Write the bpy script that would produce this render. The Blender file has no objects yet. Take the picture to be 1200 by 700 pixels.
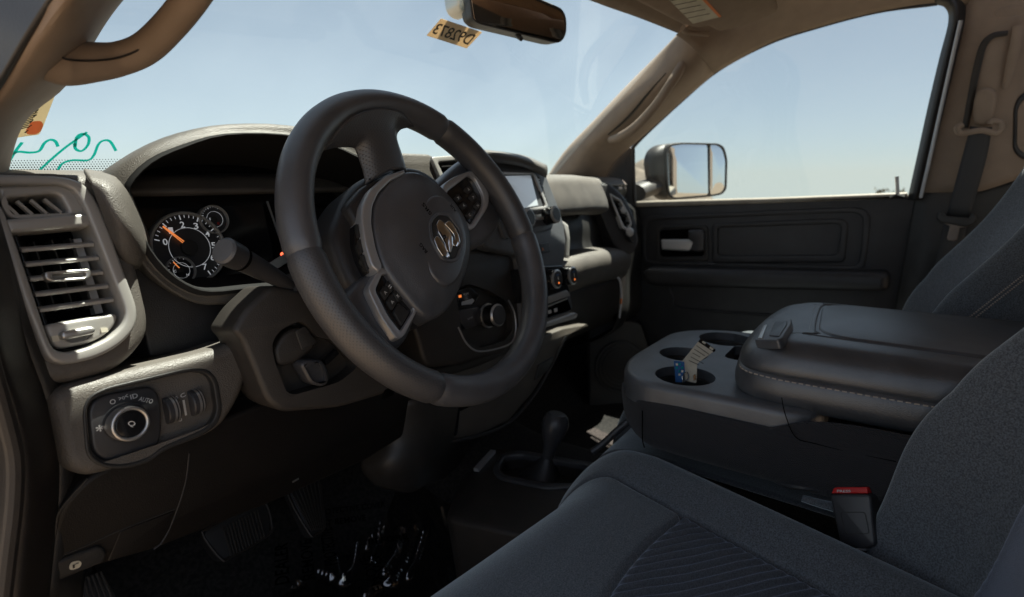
import bpy, bmesh, math, random
from mathutils import Vector as V, Matrix
from mathutils.geometry import tessellate_polygon
random.seed(7)
C = bpy.context.scene.collection
R_ = math.radians

# ------------------------------------------------------------------ camera frame (metres, origin = steering wheel centre)
CAM = V((-.49, -.445, .067)); YAW, PIT, ROLL = R_(55.4), R_(-11.65), R_(-.5); F = 650.
fw = V((math.sin(YAW)*math.cos(PIT), math.cos(YAW)*math.cos(PIT), math.sin(PIT)))
r0 = V((math.cos(YAW), -math.sin(YAW), 0)); u0 = r0.cross(fw)
rt = r0*math.cos(ROLL)+u0*math.sin(ROLL); up = -r0*math.sin(ROLL)+u0*math.cos(ROLL)
def ray(u, v): return fw+rt*((u-600)/F)-up*((v-350)/F)
def X(u, v, x): d = ray(u, v); return CAM+d*((x-CAM.x)/d.x)
def Y(u, v, y): d = ray(u, v); return CAM+d*((y-CAM.y)/d.y)
def Z(u, v, z): d = ray(u, v); return CAM+d*((z-CAM.z)/d.z)

class Plane:
    def __init__(s, p0, n, ex=None):
        s.p = V(p0); s.n = V(n).normalized()
        ex = V(ex) if ex else V((1, 0, 0)) if abs(s.n.x) < .9 else V((0, -1, 0))
        s.ex = (ex-s.n*ex.dot(s.n)).normalized(); s.ey = s.n.cross(s.ex)
    def pt(s, u, v, h=0):
        d = ray(u, v); q = s.p+s.n*h
        return CAM+d*((q-CAM).dot(s.n)/d.dot(s.n))
    def to2(s, u, v, h=0):
        w = s.pt(u, v, h)-s.p; return (w.dot(s.ex), w.dot(s.ey))
    def to3(s, a, b, h=0): return s.p+s.ex*a+s.ey*b+s.n*h

# ------------------------------------------------------------------ materials
MATS = {}
def mat(name, col, rough=.5, metal=0, bump=0, scale=400, kind='noise', spec=.5, sheen=0, coat=0, var=0, vscale=30, emit=None, estr=1, trans=0, col2=None, tint=None):
    m = bpy.data.materials.new(name); m.use_nodes = True; nt = m.node_tree; N = nt.nodes; Lk = nt.links
    b = N['Principled BSDF']; b.inputs['Base Color'].default_value = (*col, 1)
    b.inputs['Roughness'].default_value = rough; b.inputs['Metallic'].default_value = metal
    b.inputs['Specular IOR Level'].default_value = spec
    if sheen:
        b.inputs['Sheen Weight'].default_value = sheen; b.inputs['Sheen Roughness'].default_value = .4
        if tint: b.inputs['Sheen Tint'].default_value = (*tint, 1)
    if coat: b.inputs['Coat Weight'].default_value = coat; b.inputs['Coat Roughness'].default_value = .08
    if trans: b.inputs['Transmission Weight'].default_value = trans
    if emit: b.inputs['Emission Color'].default_value = (*emit, 1); b.inputs['Emission Strength'].default_value = estr
    tc = N.new('ShaderNodeTexCoord')
    if var or col2:
        nz = N.new('ShaderNodeTexNoise'); nz.inputs['Scale'].default_value = vscale; nz.inputs['Detail'].default_value = 4
        Lk.new(tc.outputs['Object'], nz.inputs['Vector'])
        mx = N.new('ShaderNodeMix'); mx.data_type = 'RGBA'
        mx.inputs['A'].default_value = (*[c*(1-var) for c in col], 1)
        mx.inputs['B'].default_value = (*(col2 or [min(1, c*(1+var)) for c in col]), 1)
        mr = N.new('ShaderNodeMapRange'); mr.inputs['From Min'].default_value = .35; mr.inputs['From Max'].default_value = .65
        Lk.new(nz.outputs['Fac'], mr.inputs['Value']); Lk.new(mr.outputs['Result'], mx.inputs['Factor'])
        Lk.new(mx.outputs['Result'], b.inputs['Base Color'])
        if not metal:
            rr = N.new('ShaderNodeMapRange'); rr.inputs['To Min'].default_value = max(.05, rough-.05); rr.inputs['To Max'].default_value = min(1, rough+.07)
            n3 = N.new('ShaderNodeTexNoise'); n3.inputs['Scale'].default_value = 12; n3.inputs['Detail'].default_value = 5
            Lk.new(tc.outputs['Object'], n3.inputs['Vector']); Lk.new(n3.outputs['Fac'], rr.inputs['Value']); Lk.new(rr.outputs['Result'], b.inputs['Roughness'])
    if bump:
        bp = N.new('ShaderNodeBump'); bp.inputs['Strength'].default_value = bump; bp.inputs['Distance'].default_value = .0006
        if kind == 'grain':      # moulded leather-grain plastic
            t = N.new('ShaderNodeTexVoronoi'); t.feature = 'SMOOTH_F1'; t.inputs['Scale'].default_value = scale; out = t.outputs['Distance']
            Lk.new(tc.outputs['Object'], t.inputs['Vector'])
        elif kind == 'noise':
            t = N.new('ShaderNodeTexNoise'); t.inputs['Scale'].default_value = scale; t.inputs['Detail'].default_value = 3; out = t.outputs['Fac']
            Lk.new(tc.outputs['Object'], t.inputs['Vector'])
        elif kind == 'perf':     # punched leather: dots on the uv grid
            uv = N.new('ShaderNodeUVMap'); sx = N.new('ShaderNodeSeparateXYZ'); Lk.new(uv.outputs['UV'], sx.inputs[0])
            def mth(op, a, bb=None):
                q = N.new('ShaderNodeMath'); q.operation = op
                for i, w in enumerate((a, bb)):
                    if w is None: continue
                    if isinstance(w, (int, float)): q.inputs[i].default_value = w
                    else: Lk.new(w, q.inputs[i])
                return q.outputs[0]
            p = .0042
            ru = mth('DIVIDE', sx.outputs[0], p); rv = mth('DIVIDE', sx.outputs[1], p*.5)
            row = mth('FLOOR', rv); ru = mth('ADD', ru, mth('MULTIPLY', row, .5))
            fu = mth('SUBTRACT', mth('FRACT', ru), .5); fv = mth('MULTIPLY', mth('SUBTRACT', mth('FRACT', rv), .5), .5)
            dd = mth('SQRT', mth('ADD', mth('MULTIPLY', fu, fu), mth('MULTIPLY', fv, fv)))
            hole = mth('SMOOTH_MIN', mth('MULTIPLY', dd, 5.5), 1.0); hole.node.inputs[2].default_value = .1
            out = hole
            mx = N.new('ShaderNodeMix'); mx.data_type = 'RGBA'; mx.inputs['A'].default_value = (.003, .003, .003, 1); mx.inputs['B'].default_value = (*col, 1)
            Lk.new(hole, mx.inputs['Factor']); Lk.new(mx.outputs['Result'], b.inputs['Base Color'])
        elif kind == 'weave':    # twill rib cloth
            t = N.new('ShaderNodeTexWave'); t.inputs['Scale'].default_value = scale; t.inputs['Distortion'].default_value = 1.5; t.inputs['Detail'].default_value = 2; out = t.outputs['Fac']
            t.bands_direction = 'DIAGONAL'; Lk.new(tc.outputs['Object'], t.inputs['Vector'])
        Lk.new(out, bp.inputs['Height']); Lk.new(bp.outputs['Normal'], b.inputs['Normal'])
    MATS[name] = m; return m

PL = mat('black_plastic', (.024, .023, .022), .48, bump=.3, scale=1000, kind='grain', var=.15)
PLB = mat('brown_black_plastic', (.022, .0178, .015), .5, bump=.3, scale=1000, kind='grain', var=.15)
SOFT = mat('soft_dash_grain', (.098, .088, .077), .5, spec=.6, bump=.8, scale=1050, kind='grain', var=.18, vscale=18)
DASH = mat('dash_plastic', (.023, .0225, .024), .46, spec=.55, bump=.4, scale=800, kind='grain', var=.15)
SMOOTHP = mat('smooth_plastic', (.040, .040, .043), .36, bump=.1, scale=600, var=.1)
GLOSS = mat('gloss_black', (.010, .010, .011), .14, var=.2)
SATIN = mat('satin_trim', (.36, .35, .33), .40, metal=.25, bump=.08, scale=1500)
DSATIN = mat('dark_satin_trim', (.42, .425, .435), .32, metal=.5, bump=.06, scale=1500)
CHROME = mat('chrome', (.75, .75, .74), .09, metal=1)
BRUSH = mat('brushed_silver', (.55, .54, .52), .38, metal=.9)
SILVER = mat('silver_paint', (.50, .49, .475), .35, metal=.25)
STACK = mat('stack_grey_plastic', (.095, .099, .106), .45, bump=.3, scale=1000, kind='grain', var=.1)
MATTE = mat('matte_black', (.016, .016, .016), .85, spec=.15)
DMETAL = mat('dull_metal', (.16, .13, .11), .45, metal=.8)
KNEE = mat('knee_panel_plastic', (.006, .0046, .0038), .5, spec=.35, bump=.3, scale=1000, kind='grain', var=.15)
BRN = mat('warm_brown_plastic', (.030, .0265, .0235), .48, bump=.3, scale=1000, kind='grain', var=.12)
STRIP = mat('grey_brown_plastic', (.085, .074, .062), .5, bump=.3, scale=1000, kind='grain', var=.12)
SILL = mat('sunlit_sill_tan', (.30, .265, .215), .5, var=.08)  # tan sill colour lightened to carry the sunlight falling on it
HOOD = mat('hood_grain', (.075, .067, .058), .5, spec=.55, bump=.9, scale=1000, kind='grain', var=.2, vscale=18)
GWHITE = mat('print_added_glow', (.66, .66, .64), .6, emit=(.9, .95, 1), estr=.06)  # glow added to lift dial print that is dim under the hood
VOID = mat('deep_black', (.004, .004, .004), .9, spec=0)
LEATH = mat('wheel_leather', (.064, .066, .073), .38, spec=1, bump=.28, scale=1100, kind='grain', var=.12)
PERF = mat('perforated_leather', (.050, .050, .054), .42, spec=.9, bump=.6, kind='perf')
LIDL = mat('lid_leather', (.060, .064, .070), .36, spec=1, bump=.35, scale=900, kind='grain', var=.15)
CONS = mat('console_plastic', (.075, .081, .089), .38, spec=1, bump=.4, scale=1000, kind='grain', var=.15)
TAN = mat('tan_trim', (.255, .192, .142), .7, bump=.25, scale=700, var=.06)
TANF = mat('headliner_cloth', (.26, .197, .147), .95, bump=.5, scale=1500, var=.06)
FAB = mat('seat_cloth', (.060, .068, .075), .95, bump=1, scale=900, var=.0, sheen=1, col2=(.150, .164, .182), vscale=650, tint=(.75, .86, .9))
RIBF = mat('ribbed_seat_cloth', (.046, .051, .058), .95, bump=.9, scale=900, sheen=.9, col2=(.098, .108, .121), vscale=650, tint=(.6, .7, .9))
TWILL = mat('twill_cloth', (.024, .024, .027), .95, bump=.8, scale=260, kind='weave', sheen=.1)
CARPET = mat('carpet', (.012, .0105, .0095), 1, bump=1, scale=260, var=.75, vscale=150)
WEB = mat('belt_webbing', (.035, .035, .037), .6, bump=.5, scale=300, kind='weave')
RUB = mat('rubber', (.022, .022, .023), .42, bump=.2, scale=500)
STITCH = mat('stitch_thread', (.42, .36, .30), .8)
WHITE = mat('white_print', (.62, .62, .60), .6)
PAPER = mat('paper', (.55, .52, .42), .8, var=.08, vscale=60)
BUFF = mat('buff_sticker', (.50, .37, .21), .8, var=.08, vscale=60)
INK = mat('dark_ink', (.03, .028, .026), .8)
ORANGE = mat('orange_print', (.72, .22, .07), .7)
TEAL = mat('teal_marker', (.0, .36, .27), .6)
NEEDLE = mat('needle_orange', (.80, .25, .08), .5, emit=(1, .3, .08), estr=.15)
REDL = mat('red_lamp', (.6, .05, .03), .5, emit=(1, .10, .04), estr=.9)
AMBL = mat('amber_lamp', (.7, .2, .04), .5, emit=(1, .25, .05), estr=.2)
RED = mat('red_button', (.55, .015, .015), .35)
SCREEN = mat('screen_painted_reflection', (.52, .56, .57), .2, spec=.9, coat=.8, emit=(.8, .9, 1), estr=.045)  # pale base and faint glow stand in for reflected light on the screen
MIRROR = mat('mirror_glass', (.85, .88, .9), .015, metal=1)
RVGLASS = mat('rear_mirror_glass', (.55, .45, .36), .03, metal=1)  # brown of the reflected cab interior is put into the mirror tint
BLUE = mat('blue_print', (.02, .10, .28), .4)
CORD = mat('white_cord', (.5, .5, .5), .5)

def translucent(name, col, rough=.8, amt=.5):
    m = mat(name, col, rough, var=.08, vscale=60); nt = m.node_tree; N = nt.nodes; Lk = nt.links
    b = N['Principled BSDF']; out = N['Material Output']; t = N.new('ShaderNodeBsdfTranslucent'); t.inputs[0].default_value = (*col, 1)
    mx = N.new('ShaderNodeMixShader'); mx.inputs[0].default_value = amt; Lk.new(b.outputs[0], mx.inputs[1]); Lk.new(t.outputs[0], mx.inputs[2]); Lk.new(mx.outputs[0], out.inputs['Surface']); return m
TEAL = translucent('teal_marker', (.0, .47, .42), .6, .7)
BUFF = translucent('buff_sticker', (.66, .53, .37))
CREAM = translucent('cream_paper', (.66, .58, .42))
OSPOT = translucent('orange_spot', (.90, .33, .12))
def glass(name, tint, dust=0, dcol=(.6, .6, .58), f0=.03, rg=.02):
    m = bpy.data.materials.new(name); m.use_nodes = True; nt = m.node_tree; N = nt.nodes; Lk = nt.links
    N.remove(N['Principled BSDF']); out = N['Material Output']
    t = N.new('ShaderNodeBsdfTransparent'); t.inputs[0].default_value = (*tint, 1)
    g = N.new('ShaderNodeBsdfGlossy'); g.inputs['Roughness'].default_value = rg
    lw = N.new('ShaderNodeLayerWeight'); lw.inputs[0].default_value = .5
    pw5 = N.new('ShaderNodeMath'); pw5.operation = 'POWER'; pw5.inputs[1].default_value = 5; Lk.new(lw.outputs['Facing'], pw5.inputs[0])
    fr = N.new('ShaderNodeMath'); fr.operation = 'MULTIPLY_ADD'; fr.inputs[1].default_value = .9; fr.inputs[2].default_value = f0; Lk.new(pw5.outputs[0], fr.inputs[0])
    mx = N.new('ShaderNodeMixShader'); Lk.new(fr.outputs[0], mx.inputs[0]); Lk.new(t.outputs[0], mx.inputs[1]); Lk.new(g.outputs[0], mx.inputs[2])
    last = mx
    if dust:
        d = N.new('ShaderNodeBsdfTranslucent'); d.inputs[0].default_value = (*dcol, 1)
        tc = N.new('ShaderNodeTexCoord'); nz = N.new('ShaderNodeTexNoise'); nz.inputs['Scale'].default_value = 3; nz.inputs['Detail'].default_value = 6
        Lk.new(tc.outputs['Object'], nz.inputs['Vector'])
        mr = N.new('ShaderNodeMapRange'); mr.inputs['From Min'].default_value = .3; mr.inputs['From Max'].default_value = .75; mr.inputs['To Max'].default_value = dust
        Lk.new(nz.outputs['Fac'], mr.inputs['Value'])
        m2 = N.new('ShaderNodeMixShader'); Lk.new(mr.outputs['Result'], m2.inputs[0]); Lk.new(mx.outputs[0], m2.inputs[1]); Lk.new(d.outputs[0], m2.inputs[2]); last = m2
    Lk.new(last.outputs[0], out.inputs['Surface']); MATS[name] = m; return m
GLASS = glass('windshield_glass', (.655, .735, .735), .05, (.50, .60, .62))
SGLASS = glass('side_glass', (.56, .63, .635), .01)
FILM = glass('clear_film', (.8, .8, .82), .22, (.42, .43, .48), .34, .11)

# ------------------------------------------------------------------ geometry: every g_* returns (verts, faces, uvs|None)
def fillet(p, r, k=4):
    out = []; n = len(p)
    for i in range(n):
        a, b, c = V(p[i-1]), V(p[i]), V(p[(i+1) % n])
        la, lc = (a-b).length, (c-b).length
        if r <= 0 or la < 1e-7 or lc < 1e-7: out.append(b); continue
        q = min(r, .48*la, .48*lc)
        s, e = b+(a-b)*(q/la), b+(c-b)*(q/lc)
        for j in range(k+1):
            t = j/k; out.append(s*(1-t)**2+b*2*t*(1-t)+e*t*t)
    res = []
    for q in out:
        if not res or (q-res[-1]).length > 1e-6: res.append(q)
    if (res[0]-res[-1]).length < 1e-6: res.pop()
    return res
def area(p): return sum(p[i-1][0]*p[i][1]-p[i][0]*p[i-1][1] for i in range(len(p)))/2
def inset(p, d):
    n = len(p); o = []
    for i in range(n):
        a, b, c = p[i-1], p[i], p[(i+1) % n]
        e1 = (b-a).normalized(); e2 = (c-b).normalized()
        n1 = V((-e1.y, e1.x)); n2 = V((-e2.y, e2.x)); m = n1+n2
        if m.length < 1e-6: m = n1
        m.normalize(); k = max(.4, m.dot(n1)); o.append(b+m*(d/k))
    return o
def slab2(pl, pts2, h0, h1, bev=.002, dome=0, holes=(), dk=8, pw=2.):
    p = [V(q) for q in pts2]
    if area(p) < 0: p.reverse()
    n = len(p); vs = []; fs = []
    def ring(q, h):
        b = len(vs); vs.extend(pl.to3(a[0], a[1], h) for a in q); return b
    def join(a, b, m):
        for i in range(m): j = (i+1) % m; fs.append((a+i, a+j, b+j, b+i))
    rings = [ring(p, h0)]
    q = p
    if bev > 0:
        for k in range(4):
            t = k/3*math.pi/2; q = inset(p, bev*(1-math.cos(t))) if k else p
            rings.append(ring(q, h1-bev+bev*math.sin(t)))
    else: rings.append(ring(p, h1))
    hr = []
    for hp, hd in holes:
        w = [V(a) for a in hp]
        if area(w) > 0: w.reverse()
        hr.append((w, hd))
    if dome:
        c = sum(q, V((0, 0)))/n
        for k in range(1, dk):
            s = 1-k/dk; rings.append(ring([c+(a-c)*s for a in q], h1+dome*(1-s**pw)))
        ci = len(vs); vs.append(pl.to3(c[0], c[1], h1+dome))
    for a, b in zip(rings, rings[1:]): join(a, b, n)
    last = rings[-1]
    if dome:
        for i in range(n): fs.append((last+i, last+(i+1) % n, ci))
    else:
        idx = list(range(last, last+n)); loops = [[V((a[0], a[1], 0)) for a in q]]
        for w, hd in hr:
            b = ring(w, h1); idx += list(range(b, b+len(w))); loops.append([V((a[0], a[1], 0)) for a in w])
            b2 = ring(w, h1-hd); join(b, b2, len(w))
            if hd > 0: fs.append(tuple(range(b2+len(w)-1, b2-1, -1))[::-1])
        for t in tessellate_polygon(loops): fs.append(tuple(idx[i] for i in t))
    fs.append(tuple(range(rings[0]+n-1, rings[0]-1, -1)))
    return vs, fs, None
def slab(pix, pl, h0, h1, r=.005, bev=.002, dome=0, holes=(), pw=2., k=4):
    p = fillet([pl.to2(u, v, h1) for u, v in pix], r, k)
    hs = [(fillet([pl.to2(u, v, h1) for u, v in hp], hrr, k), hd) for hp, hrr, hd in holes]
    return slab2(pl, p, h0, h1, bev, dome, hs, pw=pw)
def ringslab(outer, inner, pl, h0, h1, r=.005, ri=.004, bev=.0015):
    """frame: outer outline with a through opening (own inner wall)"""
    o = fillet([pl.to2(u, v, h1) for u, v in outer], r); w = fillet([pl.to2(u, v, h1) for u, v in inner], ri)
    return ring2(pl, o, w, h0, h1, bev)
def resamp(p, n):
    L = [0]
    for i in range(len(p)): L.append(L[-1]+(p[(i+1) % len(p)]-p[i]).length)
    out = []; j = 0
    for k in range(n):
        s = L[-1]*k/n
        while L[j+1] < s: j += 1
        t = (s-L[j])/max(1e-9, L[j+1]-L[j]); out.append(p[j].lerp(p[(j+1) % len(p)], t))
    return out
def ring2(pl, o, w, h0, h1, bev):
    o = [V(a) for a in o]; w = [V(a) for a in w]
    if area(o) < 0: o.reverse()
    if area(w) < 0: w.reverse()
    n = 96; o = resamp(o, n); w = resamp(w, n)
    c = sum(w, V((0, 0)))/n
    off = min(range(n), key=lambda s: sum((w[(i+s) % n]-o[i]).length_squared for i in range(0, n, 4))); w = w[off:]+w[:off]
    vs = []; fs = []; rs = []
    def ring(q, h): b = len(vs); vs.extend(pl.to3(a[0], a[1], h) for a in q); rs.append(b)
    ring(o, h0)
    for k in range(4): t = k/3*math.pi/2; ring(inset(o, bev*(1-math.cos(t))) if k else o, h1-bev+bev*math.sin(t))
    for k in range(3, -1, -1): t = k/3*math.pi/2; ring(inset(w, -bev*(1-math.cos(t))) if k else w, h1-bev+bev*math.sin(t))
    ring(w, h0); rs.append(rs[0])
    for a, b in zip(rs, rs[1:]):
        for i in range(n): j = (i+1) % n; fs.append((a+i, a+j, b+j, b+i))
    return vs, fs, None
def circ2(c, r, n=40, ry=None): return [V((c[0]+r*math.cos(2*math.pi*i/n), c[1]+(ry or r)*math.sin(2*math.pi*i/n))) for i in range(n)]
def disc(pl, u, v, r, h0, h1, bev=.001, dome=0, n=40, holes=()): return slab2(pl, circ2(pl.to2(u, v, h1), r, n), h0, h1, bev, dome, holes)
def annulus(pl, u, v, r, ri, h0, h1, bev=.0008):
    c = pl.to2(u, v, h1); return ring2(pl, circ2(c, r, 64), circ2(c, ri, 64), h0, h1, bev)
def cr(pts, n, closed=False):
    m = len(pts); out = []
    if m == 1: return [pts[0]]*n
    tot = m if closed else m-1
    N = n if closed else n-1
    for k in range(n):
        s = tot*k/N; i = min(int(s), tot-1); t = s-i
        g = (lambda j: pts[j % m]) if closed else (lambda j: pts[max(0, min(m-1, j))])
        a, b, c, d = g(i-1), g(i), g(i+1), g(i+2)
        if not closed and i == 0: a = b*2-c
        if not closed and i == m-2: d = c*2-b
        out.append((b*2+(c-a)*t+(a*2-b*5+c*4-d)*t*t+(b*3-a-c*3+d)*t**3)*.5)
    return out
def loft(rows, nu=10, nv=10, closed=False, cap=False):
    """rows of control points; nu samples per span along rows, nv per span across"""
    k = len(rows[0]); M = (k if closed else k-1)*nu+(0 if closed else 1); Nn = (len(rows)-1)*nv+1
    rs = [cr([V(p) for p in r], M, closed) for r in rows]
    cols = [cr([r[j] for r in rs], Nn) for j in range(M)]
    vs = [cols[j][i] for i in range(Nn) for j in range(M)]; fs = []; uv = []
    for i in range(Nn-1):
        for j in range(M if closed else M-1):
            j2 = (j+1) % M; fs.append((i*M+j, i*M+j2, (i+1)*M+j2, (i+1)*M+j))
    if cap: fs.append(tuple(range(M-1, -1, -1))); fs.append(tuple((Nn-1)*M+j for j in range(M)))
    return vs, fs, None
def tube(path, rad, seg=12, n=None, closed=False, flat=1, cap=True, upv=None):
    n = n or max(2, (len(path)-1)*6+1)
    pts = cr([V(p) for p in path], n, closed) if len(path) > 2 else [V(path[0]).lerp(V(path[-1]), i/(n-1)) for i in range(n)]
    rr = rad if isinstance(rad, (list, tuple)) else [rad]*2
    vs = []; fs = []; T0 = None; nrm = None
    for i, p in enumerate(pts):
        a = pts[i-1] if i or closed else pts[0]; b = pts[(i+1) % n] if i < n-1 or closed else pts[-1]
        T = (b-a).normalized()
        if nrm is None:
            nrm = V(upv) if upv else (V((0, 0, 1)) if abs(T.z) < .9 else V((1, 0, 0)))
        nrm = (nrm-T*nrm.dot(T)).normalized(); bn = T.cross(nrm)
        s = i/(n-1)*(len(rr)-1); k = min(int(s), len(rr)-2); r = rr[k]+(rr[k+1]-rr[k])*(s-k)
        for j in range(seg):
            t = 2*math.pi*j/seg; vs.append(p+nrm*(r*flat*math.cos(t))+bn*(r*math.sin(t)))
    for i in range(n if closed else n-1):
        for j in range(seg):
            a = i*seg; b = ((i+1) % n)*seg; j2 = (j+1) % seg; fs.append((a+j, a+j2, b+j2, b+j))
    if not closed and cap: fs.append(tuple(range(seg-1, -1, -1))); fs.append(tuple((n-1)*seg+j for j in range(seg)))
    return vs, fs, None
def lathe(o, ax, prof, seg=32, sx=1):
    o = V(o); ax = V(ax).normalized(); e = ax.orthogonal().normalized(); g = ax.cross(e); vs = []; fs = []
    for r, h in prof:
        for j in range(seg): t = 2*math.pi*j/seg; vs.append(o+ax*h+e*(r*math.cos(t))+g*(r*math.sin(t)*sx))
    for i in range(len(prof)-1):
        for j in range(seg): j2 = (j+1) % seg; fs.append((i*seg+j, i*seg+j2, (i+1)*seg+j2, (i+1)*seg+j))
    fs.append(tuple(range(seg-1, -1, -1))); fs.append(tuple((len(prof)-1)*seg+j for j in range(seg)))
    return vs, fs, None
def bar(p, q, w, h, upv=(0, 0, 1), bev=.0):
    """straight bar p->q, w along the side, h along upv"""
    p, q = V(p), V(q); T = (q-p).normalized(); u = V(upv); u = (u-T*u.dot(T)).normalized(); s = T.cross(u)
    prof = [(-w/2, -h/2), (w/2, -h/2), (w/2, h/2), (-w/2, h/2)]
    if bev: prof = [tuple(a) for a in fillet([V(a) for a in prof], bev, 3)]
    n = len(prof); vs = [c+s*a+u*b for c in (p, q) for a, b in prof]
    return vs, [tuple(range(n-1, -1, -1)), tuple(range(n, 2*n))]+[(i, (i+1) % n, n+(i+1) % n, n+i) for i in range(n)], None
def quadtext(txt, tl, tr, br, bl, thick=.0003, mirror=False, off=None):
    """lettering laid into a 3-D quad"""
    cu = bpy.data.curves.new('t', 'FONT'); cu.body = txt; cu.resolution_u = 3; cu.offset = .012
    o = bpy.data.objects.new('t', cu); C.objects.link(o)
    me = bpy.data.meshes.new_from_object(o.evaluated_get(bpy.context.evaluated_depsgraph_get()))
    if not len(me.vertices):
        bpy.context.view_layer.update(); me = bpy.data.meshes.new_from_object(o.evaluated_get(bpy.context.evaluated_depsgraph_get()))
    xs = [v.co.x for v in me.vertices]; ys = [v.co.y for v in me.vertices]
    x0, x1, y0, y1 = min(xs), max(xs), min(ys), max(ys); tl, tr, br, bl = map(V, (tl, tr, br, bl))
    nrm = (tr-tl).cross(tl-bl).normalized()
    if nrm.dot(CAM-tl) < 0: nrm = -nrm
    vs = []
    for v in me.vertices:
        s = (v.co.x-x0)/(x1-x0); t = (v.co.y-y0)/max(1e-6, y1-y0)
        if mirror: s = 1-s
        vs.append(bl.lerp(br, s).lerp(tl.lerp(tr, s), t)+nrm*(thick if off is None else off))
    fs = [tuple(p.vertices) for p in me.polygons]
    bpy.data.objects.remove(o); bpy.data.curves.remove(cu); bpy.data.meshes.remove(me)
    return vs, fs, None
def ptext(txt, u, v, w, h, pl, hh, rot=0):
    """lettering centred at (u,v) on a plane, w x h in metres, rotated in the plane"""
    a, b = pl.to2(u, v, hh); c, s = math.cos(rot), math.sin(rot)
    q = [pl.to3(a+x*c-y*s, b+x*s+y*c, hh) for x, y in ((-w/2, h/2), (w/2, h/2), (w/2, -h/2), (-w/2, -h/2))]
    return quadtext(txt, *q, off=.0002)
def xform(g, M): return [M @ v for v in g[0]], g[1], g[2]

def obj(name, parts, parent=None, smooth=35, solid=None, label=None, recalc=True, subd=0):
    """parts = [(geometry, material), ...] -> ONE mesh object"""
    me = bpy.data.meshes.new(name); bm = bmesh.new(); mats = []; uvl = None
    for g, m in parts:
        if m not in mats: mats.append(m)
        mi = mats.index(m); bv = [bm.verts.new(v) for v in g[0]]
        sub = []
        for k, f in enumerate(g[1]):
            if len(set(f)) < 3: continue
            try: bf = bm.faces.new([bv[i] for i in f])
            except ValueError: continue
            bf.material_index = mi; bf.smooth = True; sub.append(bf)
            if g[2]:
                if uvl is None: uvl = bm.loops.layers.uv.new('UVMap')
                for lp, q in zip(bf.loops, g[2][k]): lp[uvl].uv = q
    if recalc: bmesh.ops.recalc_face_normals(bm, faces=bm.faces)
    bm.to_mesh(me); bm.free()
    for m in mats: me.materials.append(m)
    if smooth: me.set_sharp_from_angle(angle=R_(smooth))
    o = bpy.data.objects.new(name, me); C.objects.link(o)
    if subd: s = o.modifiers.new('s', 'SUBSURF'); s.levels = s.render_levels = subd
    if solid: s = o.modifiers.new('thickness', 'SOLIDIFY'); s.thickness = solid; s.offset = 0
    if parent:
        o.parent = parent; o.location = -V(parent_base.get(parent.name, (0, 0, 0)))
    if label: o['label'] = label
    return o
parent_base = {}
def thing(name, label, cat, loc=(0, 0, 0), group=None):
    o = bpy.data.objects.new(name, None); C.objects.link(o); o.location = loc; o.empty_display_size = .05
    parent_base[o.name] = V(loc); o['label'] = label; o['category'] = cat
    if group: o['group'] = group
    return o
def tag(o, label, cat, group=None):
    o['label'] = label; o['category'] = cat
    if group: o['group'] = group
    return o
def struct(o): o['kind'] = 'structure'; return o

# ================================================================== STEERING WHEEL
A = R_(26); WP = Plane((0, 0, 0), (0, -math.cos(A), math.sin(A)), (1, 0, 0))
wheel = thing('steering_wheel', 'black leather steering wheel with chrome emblem, turned so its bottom spoke points up', 'steering wheel', (0, 0, 0))
def rimseg(a0, a1, rr=.0172, RR=.178, seg=20, pinch=True):
    n = max(8, int((a1-a0)/2)); vs = []; fs = []; uv = []
    for i in range(n+1):
        s = i/n; a = R_(a0+(a1-a0)*s); d = min(s, 1-s)*(a1-a0)
        r = rr*(1-.10*math.exp(-(d/.5)**2)) if pinch else rr
        for j in range(seg):
            t = 2*math.pi*j/seg; ro = RR+r*1.0*math.cos(t); h = r*1.12*math.sin(t)
            vs.append(WP.to3(ro*math.cos(a), ro*math.sin(a), h))
    for i in range(n):
        for j in range(seg):
            j2 = (j+1) % seg; fs.append((i*seg+j, i*seg+j2, (i+1)*seg+j2, (i+1)*seg+j))
            q = lambda ii, jj: (R_(a0+(a1-a0)*ii/n)*RR, jj/seg*2*math.pi*rr)
            uv.append((q(i, j), q(i, j+1), q(i+1, j+1), q(i+1, j)))
    fs.append(tuple(range(seg))); uv.append(((0, 0),)*seg); fs.append(tuple(n*seg+j for j in range(seg))); uv.append(((0, 0),)*seg)
    return vs, fs, uv
SE = [60, 178, 241, 358]
obj('rim', [(rimseg(60, 178), LEATH), (rimseg(178, 241), PERF), (rimseg(241, 358), LEATH), (rimseg(-2, 60), PERF)], wheel)
# third spoke: leather flowing from the rim into the hub
def wl(lst, h): return [WP.pt(u, v, h) for u, v in lst]
def rimpt(a, ro, h): return WP.to3(ro*math.cos(R_(a)), ro*math.sin(R_(a)), h)
sp = loft([[rimpt(134, .165, -.004), rimpt(120, .166, .010), rimpt(104, .166, .013), rimpt(88, .166, .010), rimpt(76, .165, -.004)],
           [rimpt(126, .156, -.008), rimpt(117, .156, .003), rimpt(105, .156, .009), rimpt(92, .156, .006), rimpt(84, .156, -.006)],
           [rimpt(114, .143, -.014), rimpt(110, .143, -.002), rimpt(103, .143, .003), rimpt(94, .143, .001), rimpt(88, .143, -.010)],
           [rimpt(115, .120, -.020), rimpt(110, .120, -.009), rimpt(102, .120, -.004), rimpt(93, .120, -.006), rimpt(86, .120, -.016)],
           [rimpt(120, .100, -.026), rimpt(112, .100, -.015), rimpt(102, .100, -.010), rimpt(92, .100, -.012), rimpt(83, .100, -.022)]], 6, 6)
def planeuv(g, pl):
    uv = [tuple(((g[0][i]-pl.p).dot(pl.ex), (g[0][i]-pl.p).dot(pl.ey)) for i in f) for f in g[1]]
    return g[0], g[1], uv
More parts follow.
